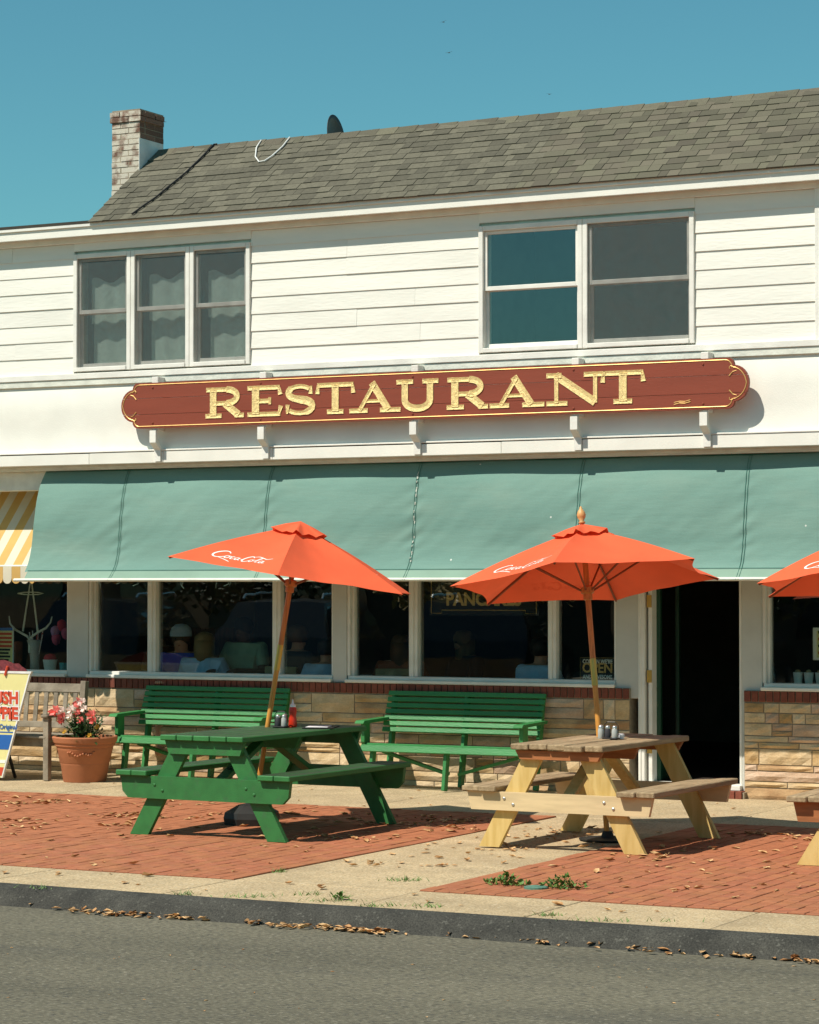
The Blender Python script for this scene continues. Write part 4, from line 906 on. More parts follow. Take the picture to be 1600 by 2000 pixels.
# ================================================================== BENCHES
def green_bench(label, x0, x1):
    T_ = thing('park_bench', label, 'bench', 'green slatted benches along the wall', ((x0 + x1) / 2, 0, 0)); h = (x1 - x0) / 2
    # coordinates: back toward the wall (y larger)
    yb0, zb0, yb1, zb1 = -.235, .50, -.085, .885          # lean of the backrest
    d = Vector((0, yb1 - yb0, zb1 - zb0)); L = d.length; d.normalize(); nrm = Vector((0, -d.z, d.y))
    for i in range(7):
        t0 = .004 + i * L / 7; a = Vector((0, yb0, zb0)) + d * (t0 + .024)
        MB().beam((-h, a.y, a.z), (h, a.y, a.z), .044, .022, tuple(d)).build('back_slat', 'bench_green', T_)
    for i in range(4):
        y = -.66 + i * .105; z = .415 - i * .012 + (0 if i else -.028)
        if i == 0: MB().beam((-h, y + .012, z - .012), (h, y + .012, z - .012), .062, .024, (0, .35, 1)).build('seat_slat', 'bench_green', T_)
        else: MB().beam((-h, y, z), (h, y, z), .09, .024, (0, 1, -.1)).build('seat_slat', 'bench_green', T_)
    for k, X in enumerate((-h + .05, 0, h - .05)):
        MB().beam((X, -.215, .010), (X, -.060, .86), .034, .075, (1, 0, 0)).build('leg', 'bench_green', T_)
        MB().beam((X + .04, -.63, .010), (X + .04, -.57, .39), .034, .07, (1, 0, 0)).build('leg', 'bench_green', T_)
        MB().beam((X + .002, -.64, .372), (X + .002, -.16, .335), .036, .06, (1, 0, 0)).build('seat_support', 'bench_green', T_)
        if k != 1: 
            sg = -1 if k == 0 else 1
            MB().prism([(-.67, .625), (-.70, .60), (-.67, .595), (-.16, .612), (-.14, .64)], 'x', X + sg * .045 - .045, X + sg * .045 + .045).build('armrest', 'bench_green', T_)
            MB().prism([(-.625, .597), (-.625, .43), (-.60, .39), (-.515, .39), (-.515, .60)], 'x', X + sg * .045 - .018, X + sg * .045 + .018).build('arm_post', 'bench_green', T_)
            MB().beam((X - sg * .03, -.36, .33), (sg * .05, -.36, .14), .05, .03, (0, 1, 0)).build('brace', 'bench_green', T_)
green_bench('green slatted park bench behind the green picnic table', FX(280, 1380, -.15), FX(561, 1380, -.15))
green_bench('green slatted park bench between the two picnic tables, under the restaurant window', FX(755, 1385, -.15), FX(1062, 1390, -.15))
# weathered teak bench at the left
T_ = thing('garden_bench', 'weathered grey teak bench with vertical back slats beside the flower pot', 'bench', None, (-4.12, 0, 0)); h = .84
for s in (-1, 1):
    MB().beam((s * h, -1.18, .004), (s * h, -1.18, .60), .06, .06, (1, 0, 0)).build('leg', 'teak', T_); MB().beam((s * h, -.66, .004), (s * h, -.56, .93), .06, .06, (1, 0, 0)).build('leg', 'teak', T_)
    MB().cbox(s * h - .04, s * h + .04, -1.24, -.60, .601, .632, .008).build('armrest', 'teak', T_); MB().cbox(s * h - .02, s * h + .02, -1.15, -.64, .33, .40, .004).build('side_rail', 'teak', T_)
MB().beam((-h, -.575, .86), (h, -.575, .86), .085, .03, (0, .12, 1)).build('top_rail', 'teak', T_); MB().beam((-h, -.618, .50), (h, -.618, .50), .06, .03, (0, .12, 1)).build('lower_rail', 'teak', T_)
for i in range(14): X = -h + .09 + i * (2 * h - .18) / 13; MB().beam((X, -.618, .52), (X, -.58, .83), .05, .014, (1, 0, 0)).build('back_slat', 'teak', T_)
for i in range(6): y = -1.17 + i * .1; MB().cbox(-h - .02 if i else -h, h + .02 if i else h, y - .042, y + .042, .402, .424, .004).build('seat_slat', 'teak', T_)
MB().cbox(-h + .03, h - .03, -1.16, -1.13, .32, .40, .004).build('front_rail', 'teak', T_)

# ================================================================== FLOWER POT
PX, PY = -2.93, -1.06
T_ = thing('flower_pot', 'large terracotta pot with pink and white flowers beside the teak bench', 'planter', None, (PX, PY, 0))
MB().lathe([(.20, .001), (.205, .01), (.228, .16), (.232, .168), (.232, .178), (.238, .186), (.262, .30), (.268, .31), (.268, .33), (.285, .345), (.285, .365), (.30, .375), (.305, .39), (.312, .42), (.305, .43), (.28, .43), (.272, .36)], (0, 0, 0), 44).build('pot', 'terracotta', T_, smooth=True, angle=35)
m = MB(); 
for k in range(11):
    a = R(-90 + (k - 5) * 5.5) + .45; rr = .263; z = .262 + .012 * math.sin(k * 1.3) - .0016 * (k - 5) ** 2 * -1 * .6
    m.lathe([(.002, -.012), (.013, -.004), (.013, .006), (.003, .012)], (rr * math.cos(a), rr * math.sin(a), z), 7)
m.build('swag_relief', 'terracotta', T_, smooth=True)
MB().lathe([(.27, .36), (.27, .375), (.01, .38)], (0, 0, 0), 24).build('soil', 'soil', T_)
rn = random.Random(4); m = MB(); blooms = []
for k in range(26):
    a = rn.uniform(0, 6.28); r0 = rn.uniform(0, .10); r1 = r0 + rn.uniform(.04, .17); zt_ = .42 + rn.uniform(.10, .34) * (1 - r1 * 1.2)
    p0 = Vector((r0 * math.cos(a), r0 * math.sin(a), .37)); p1 = Vector((r1 * math.cos(a) * .9 - .03, r1 * math.sin(a) * .9, zt_)); blooms.append(p1)
    m.tube([p0, p0.lerp(p1, .5) + Vector((0, 0, .04)), p1], .004, 5, False)
    for q in range(17):
        c = p0.lerp(p1, rn.uniform(.2, 1.0)) + Vector((rn.uniform(-.05, .05), rn.uniform(-.05, .05), rn.uniform(-.03, .04))); d = Vector((rn.uniform(-1, 1), rn.uniform(-1, 1), rn.uniform(-.3, .8))).normalized(); s_ = d.cross(Vector((0, 0, 1))).normalized() * .013; L = rn.uniform(.04, .07); up = d.cross(s_).normalized() * .006
        m.add([c, c + d * L * .5 + s_ + up, c + d * L, c + d * L * .5 - s_ + up], [(0, 1, 2, 3)])
for k in range(60):
    a = rn.uniform(0, 6.28); r1 = rn.uniform(.16, .31); c = Vector((r1 * math.cos(a), r1 * math.sin(a), .41 + rn.uniform(-.03, .05))); d = Vector((math.cos(a), math.sin(a), rn.uniform(-.9, .5))).normalized(); s_ = d.cross(Vector((0, 0, 1))).normalized() * .015; L = rn.uniform(.04, .075)
    m.add([c, c + d * L * .5 + s_, c + d * L, c + d * L * .5 - s_], [(0, 1, 2, 3)])
m.build('foliage', 'leaf_green', T_)
def bloom(c, s, mm):
    m = MB()
    for k in range(6):
        a = k * 1.05 + rn.uniform(-.2, .2); d = Vector((math.cos(a), math.sin(a) * .6 - .6, math.sin(a) * .8 + .25)).normalized(); t = d.cross(Vector((.3, 1, .2))).normalized() * s * .42
        m.add([c, c + d * s * .6 + t, c + d * s + Vector((0, -s * .25, 0)), c + d * s * .6 - t], [(0, 1, 2, 3)])
    m.build('flower', mm, T_)
for (fx, fz, s_, mm) in [(-.24, .66, .075, 'petal'), (-.19, .61, .06, 'petal'), (-.22, .56, .05, 'petal'), (-.20, .67, .05, 'petal_white'), (.0, .74, .07, 'petal'), (.05, .75, .06, 'petal_white'), (-.04, .68, .06, 'petal_white'), (.02, .67, .055, 'petal'), (-.05, .63, .05, 'petal'), (.10, .69, .05, 'petal_white'), (.18, .63, .07, 'petal'), (.21, .58, .05, 'petal'), (-.10, .62, .045, 'petal_white'), (.22, .52, .035, 'petal_yellow'), (.15, .44, .035, 'petal_yellow'), (-.14, .47, .03, 'petal_yellow'), (.05, .58, .05, 'petal')]:
    bloom(Vector((fx * .9 + .0, -.12 + rn.uniform(-.05, .05), fz)), s_, mm)

# ================================================================== CUP-SHAPED SIGN AT THE LEFT
T_ = thing('drink_sign', 'yellow cup-shaped advertising board for an iced drink at the left edge', 'sign')
cy = -1.38; cx = FX(-26, 1400, cy); top_h = FX(57, 1315, cy) - cx; bot_h = FX(3, 1510, cy) - cx; z0, z1 = .03, FZ(57, 1316, cy)
MB().prism([(cx - bot_h, z0), (cx + bot_h, z0), (cx + top_h, z1), (cx - top_h, z1)], 'y', cy, cy + .02).build('cup_panel', 'board_yellow', T_)
MB().prism([(cx - bot_h - .014, z0), (cx - bot_h, z0), (cx - top_h, z1), (cx - top_h - .014, z1)], 'y', cy - .004, cy + .024).prism([(cx + bot_h, z0), (cx + bot_h + .014, z0), (cx + top_h + .014, z1), (cx + top_h, z1)], 'y', cy - .004, cy + .024).prism([(cx - top_h - .02, z1 + .001), (cx + top_h + .02, z1 + .001), (cx + top_h + .03, z1 + .022), (cx - top_h - .03, z1 + .022)], 'y', cy - .006, cy + .026).build('rim', 'cable_white', T_)
pts = [(cx - top_h + .02, z1 + .023), (cx + top_h - .03, z1 + .023)] + [(cx + (top_h - .05) * math.cos(R(a)), z1 + .03 + .10 * math.sin(R(a)) + .01 * math.sin(a * .4)) for a in range(5, 176, 10)]
MB().prism(pts, 'y', cy + .002, cy + .016).build('slush_heap', 'slush', T_)
MB().tube([(cx + .22, cy - .008, z1 - .02), (cx + .25, cy - .008, z1 + .07)], .012, 8).build('straw', 'ink_red', T_)
for txt, sz, zz, xr, mm, bold in (('SLUSH', .155, FZ(30, 1374, cy), FX(37, 1360, cy), 'ink_red', .006), ('PUPPiE', .155, FZ(30, 1404, cy), FX(36, 1390, cy), 'ink_red', .006), ('The Original', .065, FZ(20, 1424, cy), FX(34, 1420, cy), 'ink_blue', .001)):
    if bold > .002: text_mesh(txt, sz, 'cable_white', 'lettering_outline', (xr, cy - .003, zz), FRONT, T_, .001, .019, 1.0, 'RIGHT')
    text_mesh(txt, sz, mm, 'lettering', (xr, cy - .0055, zz), FRONT, T_, .001, bold, 1.0, 'RIGHT')
def hwz(z): return bot_h + (top_h - bot_h) * (z - z0) / (z1 - z0) - .004
for za, zb_, mm in ((.05, .13, 'ink_red'), (.17, .20, 'white_print'), (.30, .44, 'ink_blue'), (.46, .47, 'ink_blue')):
    MB().prism([(cx - hwz(za), za), (cx + hwz(za), za), (cx + hwz(zb_), zb_), (cx - hwz(zb_), zb_)], 'y', cy - .003, cy - .0005).build('colour_band', mm, T_)
for s in (-.12, .12): MB().beam((cx + s, cy + .05, .55), (cx + s, cy + .30, .008), .03, .02, (1, 0, 0)).build('stand_leg', 'dark_metal', T_)

# ================================================================== THINGS SEEN IN THE WINDOWS
def win_thing(mb, name, m, label, cat, **k): return tag(mb.build(name, m, None, **k), label, cat)
wy = .30
def wx(px, py, Y=wy): p = fac(px, py, Y); return p.x, p.z
# left shop window: white wire ornament, vase of straws, bucket, balloons, poster
T_ = thing('wire_ornament', 'white wire ornament with crossed rods in the far left shop window', 'ornament')
def wpath(pp, Y=.22): return [(FX(a, b, Y), Y, FZ(a, b, Y)) for a, b in pp]
MB().tube(wpath([(62, 1120), (45, 1233)]), [.006, .011], 6).tube(wpath([(60, 1120), (74, 1233)]), [.006, .011], 6).build('rod', 'white_old', T_)
MB().tube(wpath([(35, 1159), (47, 1157), (60, 1156.5), (74, 1157), (85, 1159), (74, 1161), (60, 1161.5), (47, 1161), (35, 1159)]), .006, 6).build('ring', 'white_old', T_)
MB().tube(wpath([(18, 1203), (20, 1218), (30, 1230), (45, 1238), (54, 1243), (58, 1250), (64, 1242), (76, 1234), (90, 1227), (99, 1216), (102, 1204)]), [.005, .009, .012, .013, .013, .014, .013, .013, .012, .009, .005], 8).build('cradle', 'white_old', T_)
MB().tube(wpath([(58, 1250), (59, 1275)]), [.014, .02], 8).build('stem', 'white_old', T_)
vx, vz = wx(66, 1310, .26); SZT = ZS + .064
part(MB().box(-4.9, -3.63, .135, .62, .90, ZS + .030), 'window_shelf', 'white_old'); part(MB().box(3.471, 5.6, .135, .55, .90, ZS + .030), 'window_shelf', 'white_old')
part(MB().box(-3.63, -3.56, .165, .3, .1, 2.7), 'inner_wall', 'inner_wall')
SZT = ZS + .031
T_ = thing('straw_vase', 'glass vase full of red and white straws in the far left shop window', 'vase', None, (FX(68, 1300, .27), .27, SZT))
MB().lathe([(.05, 0), (.048, .1), (.06, .25), (.085, .33)], (0, 0, 0), 16).build('vase', 'clear', T_, smooth=True)
for k in range(12): a = k * .9; MB().tube([(.02 * math.cos(a), .02 * math.sin(a), .05), (.075 * math.cos(a) + .02, .06 * math.sin(a), .40 + .04 * math.sin(k * 2.3))], .006, 5).build('straw', ('ink_red', 'white_print')[k % 2], T_)
T_ = thing('bucket', 'small white bucket with red filling in the far left shop window', 'bucket', None, (FX(98, 1310, .27), .27, SZT))
MB().lathe([(.055, 0), (.075, .13), (.072, .13), (.06, .10)], (0, 0, 0), 18).build('pail', 'white_print', T_, smooth=True, angle=40); MB().lathe([(.062, .10), (.066, .15), (.05, .18), (.01, .19)], (0, 0, 0), 14).build('filling', 'redballoon', T_, smooth=True)
tag(MB().lathe([(.035, 0), (.042, .10), (.04, .10), (.03, .01)], (FX(124, 1310, .24), .24, SZT), 14).build('cup', 'turquoise'), 'small turquoise cup in the far left shop window', 'cup')
tag(MB().lathe([(.04, 0), (.045, .22), (.045, .30), (.03, .31)], (FX(36, 1300, .35), .35, SZT), 14).build('canister', 'rust', None, smooth=True), 'dark red canister behind the yellow poster in the left window', 'canister')
for (px, py, mm, lab) in ((121, 1221, 'redballoon', 'red balloon in the far left shop window'), (129, 1237, 'pinkballoon', 'deep pink balloon beside the red one in the left window'), (108, 1233, 'lilac', 'lilac balloon left of the red one in the left window'), (110, 1248, 'pinkballoon', 'pink balloon, lowest of the cluster in the left window')):
    yy = .75; X, Z = wx(px, py, yy); tag(MB().lathe([(.002, -.07), (.035, -.045), (.05, 0), (.045, .035), (.02, .055), (.002, .06)], (X, yy, Z), 14).build('balloon', mm, None, smooth=True), lab, 'balloon', 'balloons in the left shop window')
T_ = thing('price_poster', 'yellow price poster with red and black print in the far left shop window', 'poster')
py0 = .13; a, b = FX(-24, 1260, py0), FX(25, 1260, py0); z0_, z1_ = FZ(10, 1312, py0), FZ(10, 1226, py0)
MB().box(a, b, py0, py0 + .004, z0_, z1_).build('sheet', 'board_yellow', T_); MB().box(a, b, py0 - .002, py0 - .0005, z1_ - .03, z1_).build('blue_header', 'ink_blue', T_); MB().box(b, b + .012, py0 - .003, py0 + .006, z0_, z1_ + .01).build('edge_strip', 'cable_white', T_)
for k in range(4): MB().box(a + .02, b - .012, py0 - .002, py0 - .0005, z1_ - .075 - k * .042, z1_ - .05 - k * .042).build('print_line', 'ink_red', T_)
for k in range(4): MB().box(a + .02, b - .03 - .02 * (k % 2), py0 - .002, py0 - .0005, z1_ - .235 - k * .035, z1_ - .215 - k * .035).build('print_line', 'ink_black', T_)
# right window
T_ = thing('price_poster', 'yellow poster in a white frame in the right shop window', 'poster'); a, b, z0_, z1_ = FX(1588, 1260, .13), FX(1660, 1260, .13), FZ(1590, 1289, .13), FZ(1590, 1226, .13)
MB().box(a, b, .130, .134, z0_, z1_).build('frame', 'white_print', T_); MB().box(a + .035, b - .035, .126, .1295, z0_ + .02, z1_ - .025).build('sheet', 'board_yellow', T_)
for k in range(4): MB().box(a + .05, b - .05, .123, .1255, z0_ + .05 + k * .06, z0_ + .075 + k * .06).build('print_line', ('ink_red', 'ink_black')[k % 2], T_)
for i, px in enumerate((1559, 1580, 1602)):
    lab = ['white paper cup on the right window shelf, nearest the door', 'white paper cup on the right window shelf, second from the door', 'white paper cup on the right window shelf at the picture edge'][i]
    T_ = thing('paper_cup', lab, 'cup', 'paper cups in the right window', (FX(px, 1335, .22), .22, SZT)); MB().lathe([(.030, 0), (.044, .125), (.042, .125), (.030, .01)], (0, 0, 0), 18).build('cup_body', 'white_print', T_, smooth=True, angle=40)
    MB().lathe([(.012, .02), (.035, .11), (.02, .145), (.004, .15)], (0, 0, 0), 9).build('contents', 'straw', T_)
tag(MB().lathe([(.035, 0), (.037, .01), (.035, .03), (.037, .05), (.035, .08), (.037, .10), (.025, .13), (.012, .17), (.012, .20)], (FX(1510, 1330, .25), .25, SZT), 14).build('glass_bottle', 'car_glass', None, smooth=True), 'dark ribbed bottle on the right window shelf by the door', 'bottle')
# hanging sign and open sign behind the glass
T_ = thing('pancake_sign', 'black window sign with gold border and lettering reading pancakes', 'sign'); sy = .135
a, b = FX(843, 1180, sy), FX(1048, 1180, sy); zb_, zt_ = FZ(945, 1198, sy), 2.28
MB().box(a - .02, b + .02, sy, sy + .012, zb_ - .02, zt_).build('panel', 'ink_black', T_)
bt = [(a, zt_ - .02), (a, zb_ + .15), (a - .0, zb_ + .0), (a + .11, zb_), (a + .11, zb_ + .03), (b - .11, zb_ + .03), (b - .11, zb_), (b, zb_), (b, zt_ - .02)]
MB().tube([(p[0], sy - .003, p[1]) for p in bt], .0035, 5).build('border', 'gold_line', T_)
text_mesh('PANCAKES', .165, 'gold_line', 'lettering', ((a + b) / 2 + .0, sy - .004, FZ(945, 1182, sy)), FRONT, T_, .001, .006, .95)
T_ = thing('open_sign', 'black window sign reading come in we are open and awesome', 'sign'); sy = .125
a, b = FX(1133, 1310, sy), FX(1202, 1310, sy); zb_, zt_ = FZ(1170, 1330, sy), FZ(1170, 1284, sy); MB().box(a, b, sy, sy + .006, zb_, zt_).build('panel', 'ink_black', T_)
MB().tube([(a + .004, sy - .002, zb_ + .004), (a + .004, sy - .002, zt_ - .004), (b - .004, sy - .002, zt_ - .004)], .002, 4).build('border', 'gold_line', T_)
cxx = (a + b) / 2; hh = zt_ - zb_
text_mesh("COME IN WE'RE", .052, 'white_print', 'lettering', (cxx, sy - .003, zt_ - .055), FRONT, T_, .0005, .0012, .78); text_mesh('OPEN', .125, 'gold_line', 'lettering', (cxx, sy - .003, zb_ + hh * .36), FRONT, T_, .0005, .003, .92); text_mesh('AND AWESOME', .05, 'white_print', 'lettering', (cxx, sy - .003, zb_ + .02), FRONT, T_, .0005, .0012, .80)
T_ = thing('framed_picture', 'gold framed picture on the wall inside the leftmost restaurant window', 'picture'); Yp = 1.49; a, b, z0_, z1_ = FX(214, 1200, Yp), FX(274, 1200, Yp), FZ(240, 1217, Yp), FZ(240, 1120, Yp)
MB().box(a, b, Yp, Yp + .03, z0_, z1_).build('frame', 'frame_gold', T_); MB().box(a + .05, b - .05, Yp - .004, Yp - .001, z0_ + .05, z1_ - .05).build('canvas', 'picture', T_)
T_ = thing('sports_jersey', 'dark jersey with number twenty-four hanging inside the leftmost restaurant window', 'jersey'); a, b, z0_, z1_ = FX(196, 1250, Yp), FX(268, 1250, Yp), FZ(230, 1318, Yp), FZ(230, 1230, Yp)
jx = (a + b) / 2; MB().prism([(a + .12, z0_), (b - .12, z0_), (b - .10, z1_ - .16), (b, z1_ - .22), (b - .02, z1_ - .04), (jx + .10, z1_), (jx - .10, z1_), (a + .02, z1_ - .04), (a, z1_ - .22), (a + .10, z1_ - .16)], 'y', Yp + .0, Yp + .02).build('shirt', 'rust', T_)
text_mesh('24', .22, 'straw', 'lettering', (jx, Yp - .004, z0_ + .06), FRONT, T_, .001, .004)
# diners
def seated(px, pz_top, Y, label, shirt, hair, skin='skin', hair_len=0, cap=None, face=R(180), lean=.0, arms='table', scale=1.0, stand=0.0):
    X = FX(px, 1250, Y); top = FZ(px, pz_top, Y); seat = top - .88 * scale - stand * .0; base = max(.11, seat - .42)
    T_ = thing('person', label, 'person', 'diners inside the restaurant', (X, Y, 0), face)
    hip = Vector((0, 0, seat + .08)); ch = Vector((0, .03 + lean, seat + .48)); nk = Vector((0, .05 + lean, seat + .585)); hd = Vector((0, .085 + lean, seat + .705))
    V = [hip, Vector((0, .02, seat + .26)), ch, nk, hd]; Ed = [(0, 1), (1, 2), (2, 3), (3, 4)]; rad = [.15, .14, .15, .055, .092]
    def addv(p, r, parent): V.append(Vector(p)); rad.append(r); Ed.append((parent, len(V) - 1)); return len(V) - 1
    for s in (-1, 1):
        sh = addv((s * .18, .02 + lean, seat + .52), .07, 2); el = addv((s * .25, .10 + lean, seat + .28), .048, sh); wr = addv((s * .15, .34 + lean, seat + .30), .034, el); hn = addv((s * .12, .42 + lean, seat + .31), .03, wr)
        for q in range(5): f_ = addv((s * (.12 - .02 * (q - 2)), .47 + lean + .01 * (2 - abs(q - 2)), seat + .305), .011, hn); addv((s * (.115 - .022 * (q - 2)), .51 + lean + .012 * (2 - abs(q - 2)), seat + .29), .009, f_)
        if stand: kn = addv((s * .10, .03, base + .45 + stand * .5), .075, 0); an = addv((s * .10, .0, .16), .05, kn); addv((s * .10, .15, .13), .04, an)
        else: kn = addv((s * .12, .42, seat + .08), .085, 0); an = addv((s * .12, .44, max(.17, seat - .36)), .05, kn); addv((s * .12, .58, max(.14, seat - .39)), .04, an)
    addv((0, .17 + lean, seat + .69), .022, 4)
    me = bpy.data.meshes.new('body'); me.from_pydata([tuple(v) for v in V], Ed, []); me.materials.append(MATS[skin])
    o = link('body', me, T_); md = o.modifiers.new('skin', 'SKIN'); sv = me.skin_vertices[0].data
    for i, r_ in enumerate(rad): sv[i].radius = (r_, r_ * (.72 if i in (0, 1, 2) else 1.0)); sv[i].use_root = (i == 0)
    sb_ = o.modifiers.new('sub', 'SUBSURF'); sb_.levels = 2; sb_.render_levels = 2
    # shirt: torso and sleeves as one cloth mesh
    V2 = [Vector((0, 0, seat + .02)), Vector((0, .02, seat + .26)), Vector((0, .03 + lean, seat + .48)), Vector((0, .045 + lean, seat + .565))]; E2 = [(0, 1), (1, 2), (2, 3)]; r2 = [.175, .162, .172, .085]
    for s in (-1, 1): V2 += [Vector((s * .18, .02 + lean, seat + .52)), Vector((s * .245, .08 + lean, seat + .32))]; n_ = len(V2); E2 += [(2, n_ - 2), (n_ - 2, n_ - 1)]; r2 += [.088, .068]
    me = bpy.data.meshes.new('shirt'); me.from_pydata([tuple(v) for v in V2], E2, []); me.materials.append(MATS[shirt]); o2 = link('shirt', me, T_); o2.modifiers.new('skin', 'SKIN'); sv = me.skin_vertices[0].data
    for i, r_ in enumerate(r2): sv[i].radius = (r_, r_ * (.74 if i in (0, 1, 2) else 1.0)); sv[i].use_root = (i == 0)
    q = o2.modifiers.new('sub', 'SUBSURF'); q.levels = 2; q.render_levels = 2
    m = MB(); m.lathe([(.080, -.05), (.097, -.01), (.103, .03), (.097, .07), (.07, .105), (.02, .122)], tuple(hd + Vector((0, -.028, .012))), 18); m.v = [tuple(Vector(v) + (Vector(v) - hd).normalized() * .012 * noise.noise((v[0] * 30 + px, v[1] * 30, v[2] * 14))) for v in m.v]
    if hair_len: m.lathe([(.06, -hair_len), (.10, -hair_len * .8), (.105, -.04), (.10, .04)], tuple(hd + Vector((0, -.045, .01))), 16)
    m.build('hair', hair, T_, smooth=True)
    for s in (-1, 1): MB().lathe([(.001, -.01), (.011, 0), (.001, .01)], tuple(hd + Vector((s * .034, .085, .012))), 8).build('eye', 'ink_black', T_)
    MB().lathe([(.001, -.006), (.016, 0), (.001, .006)], tuple(hd + Vector((0, .078, -.05))), 8).xf(Matrix.Identity(4)).build('mouth', 'rust', T_)
    if cap:
        m = MB().lathe([(.112, .03), (.112, .06), (.10, .11), (.06, .145), (.01, .155)], tuple(hd + Vector((0, -.012, .01))), 18); m.prism([(-.09, .06), (.09, .06), (.08, .18), (.04, .21), (-.04, .21), (-.08, .18)], 'z', hd.z + .04, hd.z + .052); m.v = [v for v in m.v]; m.build('cap', cap, T_, smooth=True, angle=40)
seated(357, 1216, .46, 'diner in a pale baseball cap and navy shirt behind the restaurant window', 'navy', 'hair_brown', cap='cap_grey', face=R(200))
seated(396, 1226, .34, 'fair-haired diner in a light blue shirt with back to the window', 'lightblue', 'hair_blond', hair_len=.22, face=R(10))
seated(482, 1196, .75, 'standing person in a green T-shirt behind the restaurant window', 'tgreen', 'hair_black', skin='skin_dark', face=R(180), stand=.35)
seated(574, 1212, .45, 'dark-haired diner in a charcoal shirt on a slatted chair, back to the window', 'charcoal', 'hair_brown', face=R(-10))
seated(640, 1236, .34, 'diner in a pale blue shirt beside the white pillar, back to the window', 'lightblue', 'hair_black', face=R(30))
seated(782, 1230, .42, 'long-haired diner behind the middle window left of the pancake sign', 'rust', 'hair_brown', hair_len=.38, face=R(20))
seated(322, 1206, .95, 'person in a rust coloured top behind the leftmost mullion', 'rust', 'hair_black', face=R(90))
seated(915, 1222, 1.6, 'pale-haired diner deep inside below the pancake sign', 'charcoal', 'hair_blond', hair_len=.2, face=R(150))
seated(1048, 1236, .34, 'diner in a steel blue shirt behind the wide window by the open sign', 'lightblue', 'hair_black', face=R(-15))
# chairs and tables for the diners: one simple wooden chair per seat in view, and three tables
def chair(px, Y, rz, label):
    X = FX(px, 1250, Y); T_ = thing('wooden_chair', label, 'chair', 'chairs inside the restaurant', (X, Y, .10), rz)
    MB().cbox(-.21, .21, -.21, .21, .42, .45, .006).build('seat', 'wainscot', T_)
    for sx in (-.18, .18):
        MB().cbox(sx - .02, sx + .02, .16, .20, 0, .42, .004).build('leg', 'wainscot', T_); MB().cbox(sx - .02, sx + .02, -.22, -.18, 0, .96, .004).build('leg', 'wainscot', T_)
    for k in range(6): MB().cbox(-.14 + k * .05, -.115 + k * .05, -.215, -.195, .46, .90, .003).build('back_slat', 'straw', T_)
    MB().cbox(-.20, .20, -.225, -.185, .90, .97, .006).build('top_rail', 'straw', T_)
chair(576, .55, R(-10), 'slat-backed wooden chair of the dark-haired diner behind the window'); chair(780, .5, R(20), 'slat-backed wooden chair of the long-haired diner behind the window')
for px, Y, lab in ((445, .75, 'dining table behind the wide left restaurant window'), (730, .80, 'dining table behind the narrow middle restaurant window'), (960, .85, 'dining table behind the wide window under the pancake sign')):
    X = FX(px, 1290, Y); T_ = thing('dining_table', lab, 'table', 'dining tables inside the restaurant', (X, Y, .10)); MB().cbox(-.38, .38, -.32, .32, .72, .75, .01).build('table_top', 'wainscot', T_); MB().lathe([(.25, 0), (.25, .03), (.04, .05), (.04, .72)], (0, 0, 0), 14).build('pedestal', 'dark_metal', T_)
X = FX(712, 1300, .6); T_ = thing('napkin_basket', 'small white basket behind the narrow middle restaurant window', 'basket', None, (X, .75, .851)); MB().cbox(-.10, .10, -.07, .07, 0, .14, .008).build('basket', 'white_print', T_)

# ================================================================== ACROSS THE STREET (seen as reflections in the panes)
def suv(label, x, y, rz, paint, hgt=1.0):
    T_ = thing('parked_car', label, 'car', 'cars parked across the street', (x, y, -.105), rz)
    side = [(-2.3, .35), (-2.35, .75), (-2.25, .98), (-1.25, 1.08), (-.55, 1.66), (.2, 1.76), (1.6, 1.72), (2.15, 1.15), (2.28, .9), (2.28, .38)]
    m = MB(); n = len(side)
    for s in (-1, 1):
        for (a, z) in side: m.v.append((a, s * (.92 if z < 1.15 else .92 - (z - 1.15) * .36), z * hgt))
    m.f = [tuple(range(n)), tuple(range(2 * n - 1, n - 1, -1))] + [(i, (i + 1) % n, n + (i + 1) % n, n + i)[::-1] for i in range(n)]
    m.build('body', paint, T_)
    gl = [(-1.12, 1.14), (-.52, 1.60), (.2, 1.68), (1.52, 1.65), (1.95, 1.16)]
    for s in (-1, 1):
        q = MB(); q.v = [(a, s * (.926 - (z - 1.15) * .36), z * hgt) for a, z in gl]; q.f = [tuple(range(5))]; q.build('side_window', 'car_glass', T_)
        MB().tube([(-.4, s * .64, 1.80 * hgt), (-.3, s * .64, 1.86 * hgt), (1.4, s * .64, 1.84 * hgt), (1.5, s * .64, 1.78 * hgt)], .02, 6).build('roof_rail', 'chrome', T_)
        for a in (-1.45, 1.42):
            wl = MB().tube([(a, s * .80, .36), (a, s * .95, .36)], .36, 22).build('wheel', 'black_rubber', T_); MB().tube([(a, s * .951, .36), (a, s * .962, .36)], .22, 16).build('rim', 'chrome', wl)
        MB().cbox(-2.34, -2.22, s * .62 - .16, s * .62 + .16, .74, .90, .02).build('headlight', 'clear', T_)
    q = MB(); q.v = [(-1.22, -.84, 1.12 * hgt), (-1.22, .84, 1.12 * hgt), (-.585, .70, 1.655 * hgt), (-.585, -.70, 1.655 * hgt)]; q.v = [(a - .012, b, c + .012) for a, b, c in q.v]; q.f = [(0, 1, 2, 3)]; q.build('windscreen', 'car_glass', T_)
for i, (x, y, rz, pt, lab) in enumerate(((-6.2, -14.5, 75, 'car_black', 'black sport utility car parked across the street, nearest the corner'), (-9.6, -14.8, 78, 'car_grey', 'grey sport utility car parked across the street, second in the row'), (-13.0, -14.6, 76, 'car_black', 'black sport utility car parked across the street, third in the row'), (-2.6, -14.6, 80, 'car_black', 'black sport utility car parked across the street, rightmost of the row'))):
    suv(lab, x, y, R(rz), pt)
